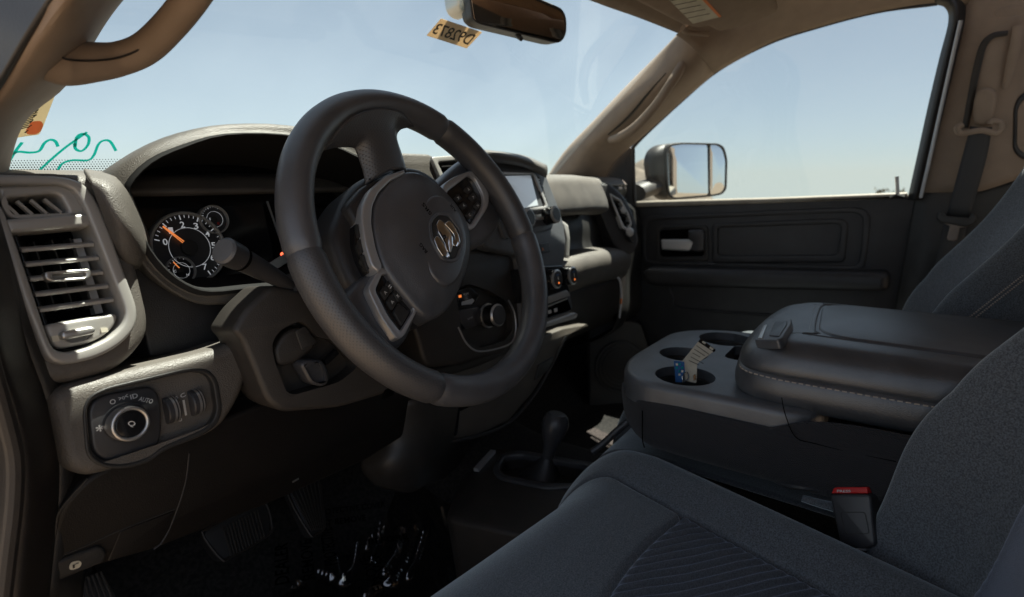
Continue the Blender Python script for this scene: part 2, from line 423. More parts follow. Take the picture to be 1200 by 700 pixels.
obj('spoke', [(planeuv(sp, WP), PERF)], wheel, solid=.012)
obj('spoke_seam', [(tube([rimpt(119, .103, -.017), rimpt(112, .103, -.0135), rimpt(102, .103, -.0085), rimpt(92, .103, -.0105), rimpt(84, .103, -.018)], .0012, 6), VOID)], wheel)
# back cover behind the hub and lower collar of the spoke
cov = [(404, 230), (418, 212), (440, 200), (470, 192), (500, 196), (530, 225), (552, 262), (552, 300), (535, 352), (505, 378), (480, 385), (440, 350), (412, 338), (396, 300), (388, 272)]
obj('hub_back_cover', [(slab(cov, WP, -.075, -.022, .03, .012), DASH)], wheel)
obj('shroud_wing', [(slab([(406, 240), (425, 218), (466, 198), (476, 200), (450, 216), (436, 236), (434, 262), (420, 268)], WP, -.05, -.012, .008, .006), DASH)], wheel)
bk = obj('rear_switch', [(slab([(417, 262), (425, 259), (430, 280), (436, 312), (433, 322), (424, 305), (418, 285)], WP, -.03, -.010, .004, .002), GLOSS)], wheel)
for q in ([(418, 263), (425, 261), (428, 276), (420, 279)], [(420, 281), (429, 278), (432, 294), (423, 297)], [(424, 299), (432, 296), (436, 311), (431, 318)]):
    obj('switch_key', [(slab(q, WP, -.012, -.0075, .0015, .001), PL)], bk)
# arms carrying the button pods
obj('spoke', [(slab([(424, 322), (446, 312), (470, 345), (492, 366), (478, 402), (460, 412), (440, 396), (415, 372), (402, 350)], WP, -.045, -.016, .02, .010), LEATH)], wheel)
obj('spoke', [(slab([(505, 222), (528, 198), (552, 178), (580, 196), (592, 225), (590, 262), (572, 285), (548, 292), (535, 262)], WP, -.045, -.018, .02, .010), LEATH)], wheel)
# airbag cover
hubpix = [(476, 199), (455, 212), (440, 232), (437, 258), (441, 282), (449, 310), (462, 330), (480, 352), (494, 368), (508, 375), (524, 366), (538, 345), (549, 318), (554, 293), (553, 270), (545, 250), (532, 232), (515, 214), (496, 201)]
obj('hub_base', [(slab(hubpix, WP, -.05, -.004, .02, .006), DASH)], wheel)
hub = obj('airbag_cover', [(slab(hubpix, WP, -.03, -.002, .02, .007, dome=.017, pw=2.6), LEATH)], wheel)
obj('airbag_dish', [(slab([(496, 236), (513, 225), (536, 240), (547, 268), (549, 292), (540, 326), (524, 338), (505, 322), (496, 292), (492, 262)], WP, -.004, .0128, .02, .004, dome=.0032), LEATH)], hub)
# emblem recess and chrome ram's head
obj('emblem_recess', [(ringslab([(503, 264), (505, 256), (513, 248), (527, 249), (542, 268), (545, 284), (538, 305), (530, 308), (518, 304), (505, 280)], [(506, 264), (508, 258), (514, 252), (526, 253), (539, 270), (541, 284), (535, 301), (529, 304), (520, 300), (508, 279)], WP, .008, .0172, .006, .005, .001), LEATH),
                      (slab([(506, 264), (508, 258), (514, 252), (526, 253), (539, 270), (541, 284), (535, 301), (529, 304), (520, 300), (508, 279)], WP, .006, .0158, .005, .0003), PL)], hub)
EMH = .016
em = obj('emblem', [(slab([(512, 262), (515, 257), (520, 260), (524, 268), (531, 278), (531, 288), (528, 297), (524, 294), (521, 284), (514, 272)], WP, EMH-.002, EMH+.003, .002, .0007, dome=.0008), CHROME),
                    (slab([(521, 262), (526, 258), (531, 262), (538, 275), (540, 284), (537, 290), (532, 288), (530, 281), (534, 281), (532, 274), (526, 267)], WP, EMH-.002, EMH+.0025, .0025, .001), CHROME),
                    (slab([(509, 280), (512, 276), (516, 279), (521, 287), (526, 297), (528, 301), (524, 303), (519, 300), (513, 291)], WP, EMH-.002, EMH+.0025, .002, .0007, dome=.0004), CHROME),
                    (disc(WP, 522, 277, .0022, EMH+.002, EMH+.0058, .0008, n=16), GLOSS),
                    (slab([(515, 272), (518, 270), (527, 289), (525, 291)], WP, EMH, EMH+.0034, .001, .0004), GLOSS)], hub)
for q in (('SRS', 500, 245, .016, .0055), ('AIR', 531, 244, .012, .005), ('BAG', 496, 291, .012, .005)): obj('airbag_print', [(ptext(*q, WP, .0165, 2.0), VOID)], hub)
# satin trim blade on the hub
obj('trim_blade', [(slab([(474, 198), (452, 206), (434, 222), (425, 240), (424, 258), (428, 285), (436, 312), (446, 320), (449, 313), (441, 290), (436, 262), (437, 242), (444, 226), (458, 212), (476, 203)], WP, -.03, -.001, .006, .0025), DSATIN)], wheel)
# button pods
podA_o = [(517, 219), (530, 208), (553, 199), (564, 208), (574, 226), (573, 242), (556, 268), (549, 270), (538, 250)]
podA_i = [(522, 226), (550, 205), (557, 209), (568, 230), (566, 243), (552, 264), (546, 258)]
pa = obj('button_pod', [(ringslab(podA_o, podA_i, WP, -.03, -.006, .012, .010, .002), DSATIN), (slab(podA_i, WP, -.03, -.011, .010, .001), GLOSS)], wheel)
for (u, v), g in zip([(537, 232), (549, 222), (543.5, 241), (554.5, 231), (550.5, 252), (560, 241)], '>^<>CN'):
    du, dv = 5.0, 4.0
    obj('button', [(slab([(u-du, v-.2), (u+.2, v-dv-1.2), (u+du, v), (u, v+dv+1.2)], WP, -.013, -.0085, .0022, .0012, dome=.0006), PL), (ptext(g, u, v, .004, .004, WP, -.0074, .55), WHITE)], pa)
podB_o = [(446, 312), (431, 338), (447, 372), (466, 399), (474, 394), (490, 363), (474, 342), (458, 318)]
podB_i = [(449, 320), (440, 340), (455, 370), (469, 388), (472, 386), (486, 363), (471, 343), (456, 322)]
pb = obj('button_pod', [(ringslab(podB_o, podB_i, WP, -.03, -.006, .006, .004, .0015), DSATIN), (slab(podB_i, WP, -.03, -.011, .008, .001), GLOSS)], wheel)
for q, g, c in (([(445, 342), (451, 334), (458, 343), (452, 352)], 'A', (451.5, 343)), ([(452, 333), (455, 328), (463, 338), (459, 343)], '=', (457, 336)), ([(453, 353), (459, 344), (466, 354), (460, 364)], 'A', (459.5, 354)), ([(460, 343), (464, 339), (473, 351), (467, 354)], 'x', (466, 347)), ([(461, 366), (467, 355), (480, 366), (471, 382)], '', (470, 368))):
    pp = [(slab(q, WP, -.013, -.0085, .0018, .001), PL)]
    if g: pp.append((ptext(g, c[0], c[1], .004, .0035, WP, -.0083, .5), WHITE))
    obj('button', pp, pb)

# ================================================================== STEERING COLUMN
col = thing('steering_column', 'dark plastic steering column shroud with turn signal stalk behind the wheel', 'steering column', (0, .15, -.08))
cn = -WP.n
obj('shroud', [(loft([[V((0, 0, 0))+cn*d+V((1, 0, 0))*(r*math.cos(t))+WP.ey*(r*.9*math.sin(t)-dz) for t in [2*math.pi*k/12 for k in range(12)]] for d, r, dz in ((.055, .052, 0), (.09, .062, .005), (.14, .070, .012), (.20, .074, .02), (.30, .076, .03))], 4, 4, True, True), DASH)], col)
st = obj('turn_stalk', [(tube([Y(346, 341, .085), Y(326, 327, .08), Y(302, 314, .075), Y(281, 303, .068)], [.0068, .0084, .0106, .0117], 24), SMOOTHP),
                        (tube([Y(280, 302.4, .0675), Y(271, 298, .065), Y(263, 294, .062)], [.0124, .0129, .0130], 28), SMOOTHP),
                        (tube([Y(263, 294, .062), Y(260.8, 293, .0613)], [.0129, .0108], 28), STACK), (tube([Y(281.5, 303.2, .0682), Y(279.5, 302.2, .0672)], .0127, 28, n=2), VOID)], col)
obj('stalk_print', [(tube([Y(282, 312, .058), Y(286.5, 307, .058), Y(288, 299, .060)], .0007, 6), WHITE)], st)
obj('stalk_boot', [(tube([Y(338, 334, .083), Y(352, 346, .095)], [.013, .016], 24), PL)], col)
# ignition-side lower cover with the tilt lever pocket
CP = Plane(Y(350, 410, .064), (-.12, -.95, .12))
cvp = [(272, 388), (288, 362), (306, 345), (318, 334), (350, 340), (380, 352), (430, 390), (470, 418), (490, 440), (452, 462), (400, 478), (330, 484), (312, 470), (296, 430), (282, 398)]
obj('column_lower_cover', [(slab(cvp, CP, -.06, 0, .012, .006, holes=[([(318, 402), (330, 385), (352, 376), (362, 382), (372, 396), (392, 398), (410, 415), (420, 430), (398, 448), (345, 463), (336, 460), (322, 425)], .008, .022)]), BRN)], col)
obj('lever_pocket', [(slab([(320, 410), (334, 389), (352, 382), (368, 398), (372, 406), (352, 424), (334, 430), (325, 428)], CP, -.03, -.006, .008, .005), BRN),
                     (slab([(346, 388), (358, 382), (372, 402), (354, 411)], CP, -.008, -.0045, .003, .001), PL)], col)
obj('tilt_lever', [(slab([(352, 428), (358, 422), (378, 422), (384, 432), (387, 448), (378, 454), (364, 450)], CP, -.012, .008, .006, .003, holes=[([(357, 429), (362, 425), (376, 426), (381, 440), (381, 447), (372, 449), (364, 444)], .004, .004)]), SMOOTHP),
                   (bar(CP.pt(380, 425, -.01), CP.pt(394, 412, -.012), .006, .006), GLOSS)], col)
obj('shroud_slots', [(slab([(450+k*2.4, 468-k*1.2), (452+k*2.4, 457-k*1.2), (453.4+k*2.4, 456.6-k*1.2), (451.4+k*2.4, 468-k*1.2)], CP, -.004, .001, 0, 0), VOID) for k in range(5)], col)

# ================================================================== DASHBOARD
dash = thing('dashboard', 'black grained dashboard running from the driver vent to the passenger vent under the windshield', 'dashboard', (.4, .3, -.1))
prof = [(.62, .03), (.48, .06), (.36, .072), (.27, .06), (.245, .0), (.22, -.08), (.215, -.17), (.235, -.26), (.30, -.36), (.42, -.42)]
def coreshift(x): return max(0, -.0)+.02*abs(x-.4)
xs = [-.40, -.30, -.1, .1, .3, .5, .7, .9, 1.08, 1.17]
obj('core', [(loft([[V((x, y+(.05 if -.2 < x < .2 and z > -.1 and y < .4 else 0)+(.03 if x > .6 and z < .03 else 0), z)) for y, z in prof] for x in xs], 4, 4), PL)], dash, solid=.01)
obj('top_pad', [(loft([[V((x, y, z)) for y, z in ((.66, .02), (.50, .068), (.36, .082), (.27, .078), (.24, .06))] for x in (-.36, -.2, 0, .2, .4, .6, .8, 1.0, 1.12)], 5, 4), SOFT)], dash, solid=.008)

# --- driver side air vent
VP = Plane(Y(75, 335, .13), (.02, -.97, .20))
vent_o = [(-40, 203), (72, 206), (96, 212), (110, 228), (122, 252), (162, 362), (160, 384), (143, 404), (112, 421), (76, 428), (58, 424), (50, 410), (28, 355), (4, 283), (-12, 240)]
vent_i = [(-30, 216), (70, 216), (87, 222), (98, 240), (107, 262), (147, 364), (146, 378), (133, 393), (108, 406), (78, 414), (63, 410), (55, 392), (42, 352), (19, 284), (2, 238)]
obj('vent_housing', [(ringslab([(-80, 196), (104, 203), (128, 212), (148, 255), (176, 372), (174, 395), (158, 416), (136, 434), (78, 450), (44, 446), (26, 420), (-30, 250)], vent_i, VP, -.11, -.004, .02, .010, .009), SOFT)], dash)
vent = obj('air_vent', [(ringslab(vent_o, vent_i, VP, -.05, .006, .012, .010, .003), SATIN), (slab(vent_i, VP, -.07, -.042, .01, 0), VOID), (ringslab(vent_i, [(-20, 222), (68, 222), (84, 228), (94, 244), (103, 266), (142, 364), (141, 376), (130, 388), (106, 400), (79, 408), (67, 405), (60, 390), (47, 352), (24, 284), (8, 240)], VP, -.045, -.012, .010, .008, .001), GLOSS)], dash)
obj('defrost_outlet', [(ringslab([(2, 232), (-5, 218), (70, 216), (87, 223), (99, 245), (101, 253), (8, 257)], [(7, 237), (10, 232), (60, 227), (70, 229), (80, 247), (78, 250), (14, 252)], VP, -.04, 0, .008, .006, .003), SATIN)], vent)
for k, (a, b) in enumerate([((8, 242), (20, 253)), ((19, 236.5), (37, 252)), ((35, 235), (54, 251)), ((51, 234), (71, 250))]):
    obj('slat', [(bar(VP.pt(*a, -.004), VP.pt(*b, -.004), .0022, .005, VP.n), SATIN)], vent)
obj('cross_bar', [(slab([(4, 257), (100, 250), (105, 253), (109, 265), (14, 273), (10, 270)], VP, -.02, .004, .004, .003), SATIN)], vent)
for a, b in [((24, 293), (108, 286)), ((29, 310), (114, 302)), ((34, 327), (119, 319)), ((40, 345), (125, 335)), ((45, 363), (131, 351))]:
    obj('slat', [(bar(VP.pt(*a, -.006), VP.pt(*b, -.006), .0032, .007, VP.n*.9+V((0, 0, -.35)), .001), SATIN)], vent)
for a, b in [((36, 285), (62, 366)), ((57, 283), (83, 364)), ((78, 281), (104, 362))]:
    obj('vane', [(bar(VP.pt(*a, -.028), VP.pt(*b, -.028), .0012, .016, VP.n), PL)], vent)
obj('vane', [(bar(VP.pt(88, 281, -.024), VP.pt(114, 368, -.024), .006, .010, VP.n), DSATIN)], vent)
obj('vent_tab', [(ringslab([(52, 319), (60, 318), (105, 315), (108, 319), (106, 326), (100, 328), (60, 330), (53, 327)], [(61, 322), (100, 319), (101, 323), (99, 325), (62, 327)], VP, -.006, .004, .003, .0015, .0012), BRUSH)], vent)
dp = obj('dial_panel', [(slab([(50, 381), (134, 367), (138, 370), (136, 380), (124, 393), (106, 402), (72, 409), (62, 405)], VP, -.02, -.001, .006, .003, holes=[([(74, 398), (112, 389), (104, 398), (92, 402), (82, 402)], .003, .006)]), SATIN)], vent)
obj('vent_dial', [(slab([(71, 392), (74, 388), (108, 382), (114, 385), (113, 390), (108, 392), (80, 398), (73, 398)], VP, -.006, .006, .003, .0025), BRUSH)], dp)
obj('dial_mark', [(slab([(60, 394), (68, 393), (70, 400), (62, 401)], VP, -.002, .0002, .0005, 0), PAPER)], dp)
obj('dial_mark', [(slab([(118, 385), (126, 384), (127, 389), (119, 390)], VP, -.002, .0002, .0005, 0), PAPER)], dp)
# grained shoulder between the vent and the gauge hood
obj('dash_shoulder', [(loft([[Y(98, 200, .20), Y(122, 205, .17), Y(140, 213, .165), Y(152, 228, .17)],
                             [Y(103, 208, .145), Y(126, 216, .135), Y(146, 228, .14), Y(160, 248, .16)],
                             [Y(112, 225, .135), Y(132, 238, .124), Y(155, 256, .13), Y(170, 272, .16)],
                             [Y(124, 258, .135), Y(142, 268, .122), Y(163, 285, .13), Y(175, 293, .17)],
                             [Y(136, 296, .14), Y(150, 304, .135), Y(164, 307, .145), Y(172, 302, .18)],
                             [Y(142, 312, .17), Y(152, 314, .17), Y(162, 313, .175), Y(170, 308, .20)]], 6, 6), SOFT)], dash, solid=.004)

# --- headlight switch panel
HP = Plane(Y(160, 480, .105), (0, -.96, .16))
hl_o = [(57, 470), (64, 459), (84, 450), (250, 410), (282, 398), (292, 406), (293, 432), (284, 466), (262, 500), (238, 514), (190, 532), (130, 553), (106, 559), (88, 555), (76, 545)]
rec = [(101, 480), (108, 466), (126, 458), (222, 436), (242, 438), (250, 448), (255, 480), (250, 494), (238, 504), (190, 524), (176, 536), (150, 545), (122, 544), (106, 532)]
hp = obj('headlight_panel', [(slab(hl_o, HP, -.10, 0, .014, .010, holes=[(rec, .012, .010)]), SOFT)], dash)
obj('panel_lip', [(ringslab([(97, 480), (104, 464), (124, 454), (222, 431), (245, 433), (256, 446), (261, 480), (256, 497), (241, 509), (192, 529), (178, 541), (150, 550), (120, 549), (101, 536)], rec, HP, -.006, .0015, .014, .012, .0012), PL)], hp)
obj('knob_plate', [(slab([(103, 482), (109, 470), (126, 462), (176, 453), (186, 460), (190, 480), (190, 510), (182, 530), (168, 538), (124, 542), (108, 530)], HP, -.012, -.004, .012, .003), SMOOTHP)], hp)
kb = obj('headlight_knob', [(disc(HP, 151, 495, .0172, -.01, .005, .003), SMOOTHP), (annulus(HP, 154, 497, .0152, .0118, 0, .016, .0015), BRUSH), (disc(HP, 154, 497, .0122, 0, .0145, .001), GLOSS)], hp)
obj('knob_icon', [(ptext('Q', 154, 497, .006, .005, HP, .0147, -.6), WHITE), (bar(HP.pt(141, 481, .0085), HP.pt(145, 484.5, .0085), .0016, .0008, HP.n), WHITE)], kb)
obj('switch_print', [(ptext('O', 132, 471, .0045, .0045, HP, -.0036), WHITE), (ptext('>o<', 144.5, 466, .0075, .0036, HP, -.0036, .1), WHITE), (ptext('ID', 157, 464.5, .006, .0042, HP, -.0036), WHITE),
                     (ptext('AUTO', 171, 469, .012, .0042, HP, -.0036, -.55), WHITE), (ptext('*', 117, 502, .006, .006, HP, -.0036), WHITE)], hp)
for q in ([(192, 472), (202, 468), (206, 489), (196, 493)], [(221, 463), (231, 459), (235, 480), (225, 484)]):
    c = (sum(a for a, b in q)/4, sum(b for a, b in q)/4); t = HP.pt(*c, -.010)
    up_ = (HP.pt(q[0][0]+5, q[0][1]-2, -.01)-HP.pt(q[2][0]-5, q[2][1]+2, -.01)).normalized(); ax = up_.cross(HP.n).normalized()
    lathe_p = lathe(t-ax*.0055, ax, [(.0118, 0), (.0128, .001), (.0128, .010), (.0118, .011)], 40)
    obj('thumb_wheel', [(lathe_p, SMOOTHP), (lathe(t-ax*.0005, ax, [(.0131, 0), (.0131, .002)], 40), BRUSH), (lathe(t+ax*.003, ax, [(.0131, 0), (.0131, .001)], 40), BRUSH)], hp)
obj('slider_print', [(bar(HP.pt(209, 471, -.0096), HP.pt(212, 489, -.0096), .0018, .0006, HP.n), WHITE), (bar(HP.pt(215, 469, -.0096), HP.pt(218, 487, -.0096), .0018, .0006, HP.n), WHITE),
                     (ptext('F C', 211, 465, .010, .004, HP, -.0096, .2), WHITE), (ptext('o', 211, 492, .0035, .0035, HP, -.0096), WHITE)], hp)

# --- panel below the gauges, left of the column
UP = Plane(Y(220, 360, .175), (0, -.98, .1))
obj('filler_panel', [(slab([(148, 300), (176, 312), (214, 342), (258, 352), (288, 345), (300, 352), (284, 396), (263, 404), (176, 420), (160, 350)], UP, -.06, 0, .006, .003), DASH)], dash)

# --- knee bolster below
KP = Plane(Y(240, 570, .12), (0, -.95, -.16))
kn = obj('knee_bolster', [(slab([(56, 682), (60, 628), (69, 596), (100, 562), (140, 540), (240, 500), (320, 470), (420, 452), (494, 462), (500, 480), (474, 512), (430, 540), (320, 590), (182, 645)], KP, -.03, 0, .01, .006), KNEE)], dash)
obj('seam_line', [(tube([KP.pt(222, 531, .0005), KP.pt(217, 568, .0008), KP.pt(203, 610, .0008), KP.pt(191, 634, .0008), KP.pt(180, 644, .0005)], .0009, 6), DASH),
                  (tube([KP.pt(102, 561, .0), KP.pt(71, 597, .0), KP.pt(65, 622, .0), KP.pt(59, 660, .0)], .0011, 6), PL),
                  (tube([KP.pt(60, 656, .0), KP.pt(100, 640, 0), KP.pt(140, 622, .0), KP.pt(206, 596, .0)], .0007, 6), PL)], kn)
obj('fuse_cover', [(slab([(141, 623), (205, 599), (199, 620), (186, 640), (126, 659)], KP, -.01, .0012, .003, .001), KNEE)], kn)
rl = obj('hood_release', [(slab([(62, 660), (118, 640), (126, 648), (122, 660), (64, 684)], KP, -.01, .004, .004, .003), PL)], kn)
obj('release_icon', [(slab([(81, 664), (84, 659), (93, 657), (96, 660), (94, 665), (86, 668), (82, 668)], KP, .003, .0044, .002, 0), PAPER), (ptext('r', 89, 662.5, .005, .004, KP, .0046), INK)], rl)
obj('bolster_clip', [(bar(KP.pt(343, 565, .001), KP.pt(350, 561, .001), .002, .001, KP.n), BRUSH)], kn)

# --- dash end trim and door seal by the driver's opening
obj('end_trim', [(loft([[Y(u+du, v, y) for du, y in ((-60, .16), (-14, .10), (0, .085), (16, .092), (40, .12))] for u, v in ((-90, 180), (-50, 260), (-30, 310), (-12, 400), (12, 470), (26, 530), (27, 580), (22, 640), (14, 720))], 5, 4), PLB)], dash, solid=.004)
obj('door_opening_strip', [(tube([Y(-70, 230, .07), Y(-34, 330, .07), Y(-12, 420, .07), Y(10, 500, .07), Y(18, 540, .07), Y(17, 590, .07), Y(10, 650, .07), Y(2, 720, .07)], .0055, 10), PLB)], dash)
obj('side_column', [(loft([[Y(u+du, v, y) for du, y in ((0, .13), (14, .12), (30, .125), (56, .17))] for u, v in ((-70, 180), (-40, 260), (-14, 330), (12, 400), (36, 460), (47, 520), (52, 560), (48, 620), (38, 700))], 5, 4), PL)], dash, solid=.004)

# --- gauge hood: closed oval bezel with a deep tunnel
hood_out = [(140, 240, .165), (128, 206, .185), (160, 176, .18), (208, 156, .175), (262, 147, .17), (330, 148, .17), (390, 160, .172), (440, 182, .175), (478, 215, .18), (485, 260, .18), (455, 310, .175), (400, 335, .17), (340, 345, .168), (290, 351, .165), (240, 356, .162), (205, 346, .16), (172, 322, .16), (150, 290, .162)]
hood_mid = [(152, 238, .150), (146, 216, .15), (172, 188, .148), (212, 170, .146), (262, 157, .144), (330, 157, .144), (385, 168, .146), (432, 190, .15), (465, 220, .155), (470, 258, .155), (442, 302, .15), (395, 325, .146), (338, 336, .145), (290, 342, .143), (242, 347, .142), (212, 338, .142), (184, 316, .143), (163, 284, .145)]
hood_in = [(157, 240, .152), (153, 220, .153), (178, 193, .15), (216, 175, .148), (264, 161, .147), (330, 161, .147), (383, 172, .149), (428, 194, .153), (459, 223, .158), (464, 256, .158), (437, 298, .153), (392, 320, .149), (338, 330, .148), (290, 335, .146), (246, 339, .145), (218, 331, .145), (192, 311, .146), (170, 280, .148)]
ho = [Y(*q) for q in hood_out]; hm = [Y(*q) for q in hood_mid]; hi = [Y(*q) for q in hood_in]
ctr = sum(hi, V())/len(hi)
hb = [p+V((0, .12, -.0)) for p in hi]; hb = [V((ctr.x+(p.x-ctr.x)*.95, p.y, p.z if p.z < .06 else .06+(p.z-.06)*.55)) for p in hb]
hback = [V((ctr.x+(p.x-ctr.x)*.80, p.y+.15, ctr.z+(p.z-ctr.z)*.74)) for p in ho]
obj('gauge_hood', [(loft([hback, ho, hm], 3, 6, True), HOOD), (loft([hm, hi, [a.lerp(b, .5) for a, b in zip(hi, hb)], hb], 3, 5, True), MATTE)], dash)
GP = Plane((0, .265, .01), (0, -.97, .2))
ic = obj('instrument_cluster', [(slab2(GP, fillet([GP.to2(u, v, -.004) for u, v in [(140, 330), (150, 190), (240, 150), (420, 160), (500, 200), (500, 320), (440, 350), (240, 352)]], .03), -.02, -.004, .002), GLOSS)], dash)
obj('display_panel', [(slab([(310, 236), (384, 240), (390, 300), (326, 316)], GP, -.004, .0, .006, .002), VOID), (slab([(326, 240), (380, 244), (384, 296), (332, 306)], GP, -.004, .0012, .004, 0), GLOSS)], ic)
obj('cluster_strip', [(bar(GP.pt(313, 236, .002), GP.pt(336, 303, .002), .002, .002, GP.n), DSATIN), (bar(GP.pt(318, 313, .006), GP.pt(342, 298, .006), .012, .004, GP.n), DSATIN)], ic)
obj('warning_lamp', [(disc(GP, 331.5, 298, .0028, 0, .0018, .0003, n=14), REDL), (ptext('!', 331.5, 298, .001, .003, GP, .002), AMBL)], ic)
def pang(u, v, uu, vv):
    a = GP.to2(u, v, .0045); b = GP.to2(uu, vv, .0045); return math.degrees(math.atan2(b[1]-a[1], b[0]-a[0]))
TA0 = pang(223, 290, 186, 282) % 360; TA1 = pang(223, 290, 244, 318)
def gauge(u, v, r, marks, a0, a1, sub, name):
    g = obj(name, [(disc(GP, u, v, r*.97, -.003, .004, .0005), SMOOTHP), (annulus(GP, u, v, r*.57, r*.558, .003, .0046, .0002), GWHITE), (disc(GP, u, v, r*.22, .003, .009, .001), PL)], ic)
    obj('bezel_ring', [(annulus(GP, u, v, r*1.03, r*.95, -.003, .009, .0012), SATIN)], g)
    c = GP.to2(u, v, .0045); ts = []
    n = marks*sub
    for k in range(n+1):
        a = R_(a0+(a1-a0)*k/n); big = k % sub == 0; r1 = r*.93; r2 = r*(.80 if big else .85)
        p, q = (GP.to3(c[0]+rr*math.cos(a), c[1]+rr*math.sin(a), .0045) for rr in (r1, r2))
        ts.append((bar(p, q, r*(.026 if big else .012), .0004, GP.n), GWHITE if k < n*.86 or r > .03 else RED))
    obj('tick_marks', ts, g)
    return g
tg = gauge(223, 290, .0425, 7, TA0, TA1, 4, 'tachometer')
c0 = GP.to2(223, 290, .0048)
nums = []
for k in range(8):
    a = R_(TA0+(TA1-TA0)*k/7); s = .0425*.66
    q = [GP.to3(c0[0]+s*math.cos(a)+x, c0[1]+s*math.sin(a)+y, .0048) for x, y in ((-.0026, .0037), (.0026, .0037), (.0026, -.0037), (-.0026, -.0037))]
    nums.append((quadtext(str(k), *q, off=.0002), GWHITE))
obj('numerals', nums, tg)
def needle(g, c, a, r0_, r1_, w, nm='needle', two=True):
    a = R_(a); d = V((math.cos(a), math.sin(a))); p = V((-d.y, d.x)); parts = []
    for s in ((-1, 1) if two else (0,)):
        A_ = V(c)+d*r0_+p*(s*w); B_ = V(c)+d*r1_+p*(s*w*.35)
        parts.append((bar(GP.to3(*A_, .0078), GP.to3(*B_, .0078), w*.9, .0008, GP.n), NEEDLE))
    obj(nm, parts, g)
needle(tg, GP.to2(223, 290, .0078), pang(223, 290, 189, 264), .006, .037, .0012)
g2 = gauge(213, 317, .0165, 4, 170, -30, 3, 'temperature_gauge'); needle(g2, GP.to2(213, 317, .0078), pang(213, 317, 203, 307), .001, .013, .0012, two=False)
obj('numerals', [(ptext('C', 205, 318, .003, .003, GP, .005), GWHITE), (ptext('H', 220, 322, .003, .003, GP, .005), GWHITE)], g2)
g3 = gauge(252, 257, .0175, 4, 160, -30, 4, 'fuel_gauge')
obj('numerals', [(ptext('F', 247, 257, .003, .003, GP, .005), GWHITE), (ptext('E', 256, 262, .003, .003, GP, .005), RED)], g3)

# --- centre vents and pad beside the gauges
MP = Plane(Y(500, 205, .19), (0, -.95, .25))
obj('center_pad', [(slab([(430, 186), (458, 178), (505, 180), (516, 190), (512, 215), (520, 240), (470, 250)], MP, -.12, 0, .01, .006), HOOD)], dash)
cv = obj('air_vent', [(ringslab([(505, 184), (560, 180), (575, 200), (582, 262), (545, 268), (528, 235)], [(513, 190), (555, 187), (566, 203), (572, 252), (547, 257), (533, 232)], MP, -.03, .006, .006, .004, .002), SATIN), (slab([(513, 190), (555, 187), (566, 203), (572, 252), (547, 257), (533, 232)], MP, -.05, -.03, .004, 0), VOID)], dash)
for k in range(4):
    obj('slat', [(bar(MP.pt(514+k*5, 196+k*14, -.004), MP.pt(562+k*3, 194+k*14, -.004), .003, .014, MP.n), PL)], cv)

# --- centre stack
SP = Plane(Y(612, 223, .15), (0, -.97, .22))
obj('stack_hood', [(loft([[Y(535, 186, .30), Y(570, 180, .30), Y(610, 182, .30), Y(640, 194, .29)], [Y(535, 176, .16), Y(572, 177, .15), Y(612, 184, .148), Y(641, 196, .16)], [Y(534, 182, .135), Y(572, 184, .132), Y(612, 190, .132), Y(641, 203, .145)], [Y(534, 190, .15), Y(572, 190, .148), Y(612, 195, .148), Y(640, 208, .155)]], 6, 5), HOOD)], dash, solid=.003)
stk = obj('center_stack', [(slab([(555, 184), (604, 188), (637, 197), (641, 207), (653, 237), (661, 262), (664, 285), (661, 312), (668, 338), (672, 362), (664, 372), (630, 384), (618, 384), (606, 300), (570, 292), (545, 240)], SP, -.12, -.006, .008, .006), STACK)], dash)
scr = obj('media_unit', [(slab([(570, 197), (580, 196.5), (627, 199), (632, 204), (649, 262), (647, 269), (621, 275), (592, 280), (572, 230)], SP, -.02, 0, .006, .002), STACK),
                         (ringslab([(573, 202), (578, 201), (625, 202), (628.5, 205), (643, 242), (640, 245), (586, 252)], [(577, 204.5), (624, 204.5), (626, 206), (640, 241.5), (587, 249)], SP, -.004, .003, .004, .003, .001), SILVER)], stk)
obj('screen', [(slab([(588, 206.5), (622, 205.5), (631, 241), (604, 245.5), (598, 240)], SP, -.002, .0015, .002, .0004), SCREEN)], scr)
for k in range(3):
    u, v = 630.5+k*3.6, 212+k*11
    obj('side_button', [(slab([(u-3.2, v-5), (u+2, v-5), (u+5, v+4.5), (u-.6, v+4.5)], SP, -.002, .002, .001, .0006), PL), (ptext('=x'[k % 2], u+.8, v, .008, .007, SP, .0023), WHITE)], scr)
for u, v, fu, fv in ((609, 258, 614, 256), (640, 254, 648.5, 252.5)):
    a = SP.pt(u, v, .0); b = SP.pt(fu, fv, .028 if u > 620 else .02)
    obj('volume_knob' if u < 620 else 'tune_knob', [(lathe(a, SP.n, [(.0175, 0), (.0175, .018), (.0165, .022)], 32), GLOSS), (lathe(a+SP.n*.021, SP.n, [(.0172, 0), (.0172, .003), (.0145, .004)], 32), SATIN), (lathe(a+SP.n*.0225, SP.n, [(.0132, 0), (.0132, .003)], 32), PL)], scr)
obj('unit_trim', [(bar(SP.pt(618, 257, .004), SP.pt(636, 256, .004), .005, .004, SP.n), SATIN)], scr)
hz = obj('hazard_button', [(slab([(626, 287), (643, 284), (645, 295), (629, 299)], SP, -.01, -.003, .002, .001), PL), (ptext('A', 636, 292, .008, .007, SP, -.0026), ORANGE)], stk)
obj('stack_side_trim', [(loft([[Y(655, 258, .155), Y(660, 260, .15), Y(665, 264, .16)], [Y(659, 272, .15), Y(664, 275, .146), Y(667, 277, .16)], [Y(661, 285, .15), Y(664, 287, .146), Y(667, 288, .16)], [Y(661, 300, .15), Y(662, 302, .148), Y(666, 303, .16)]], 4, 4), SATIN)], stk, solid=.002)
LP = Plane(Y(650, 330, .108), (0, -.98, .12))
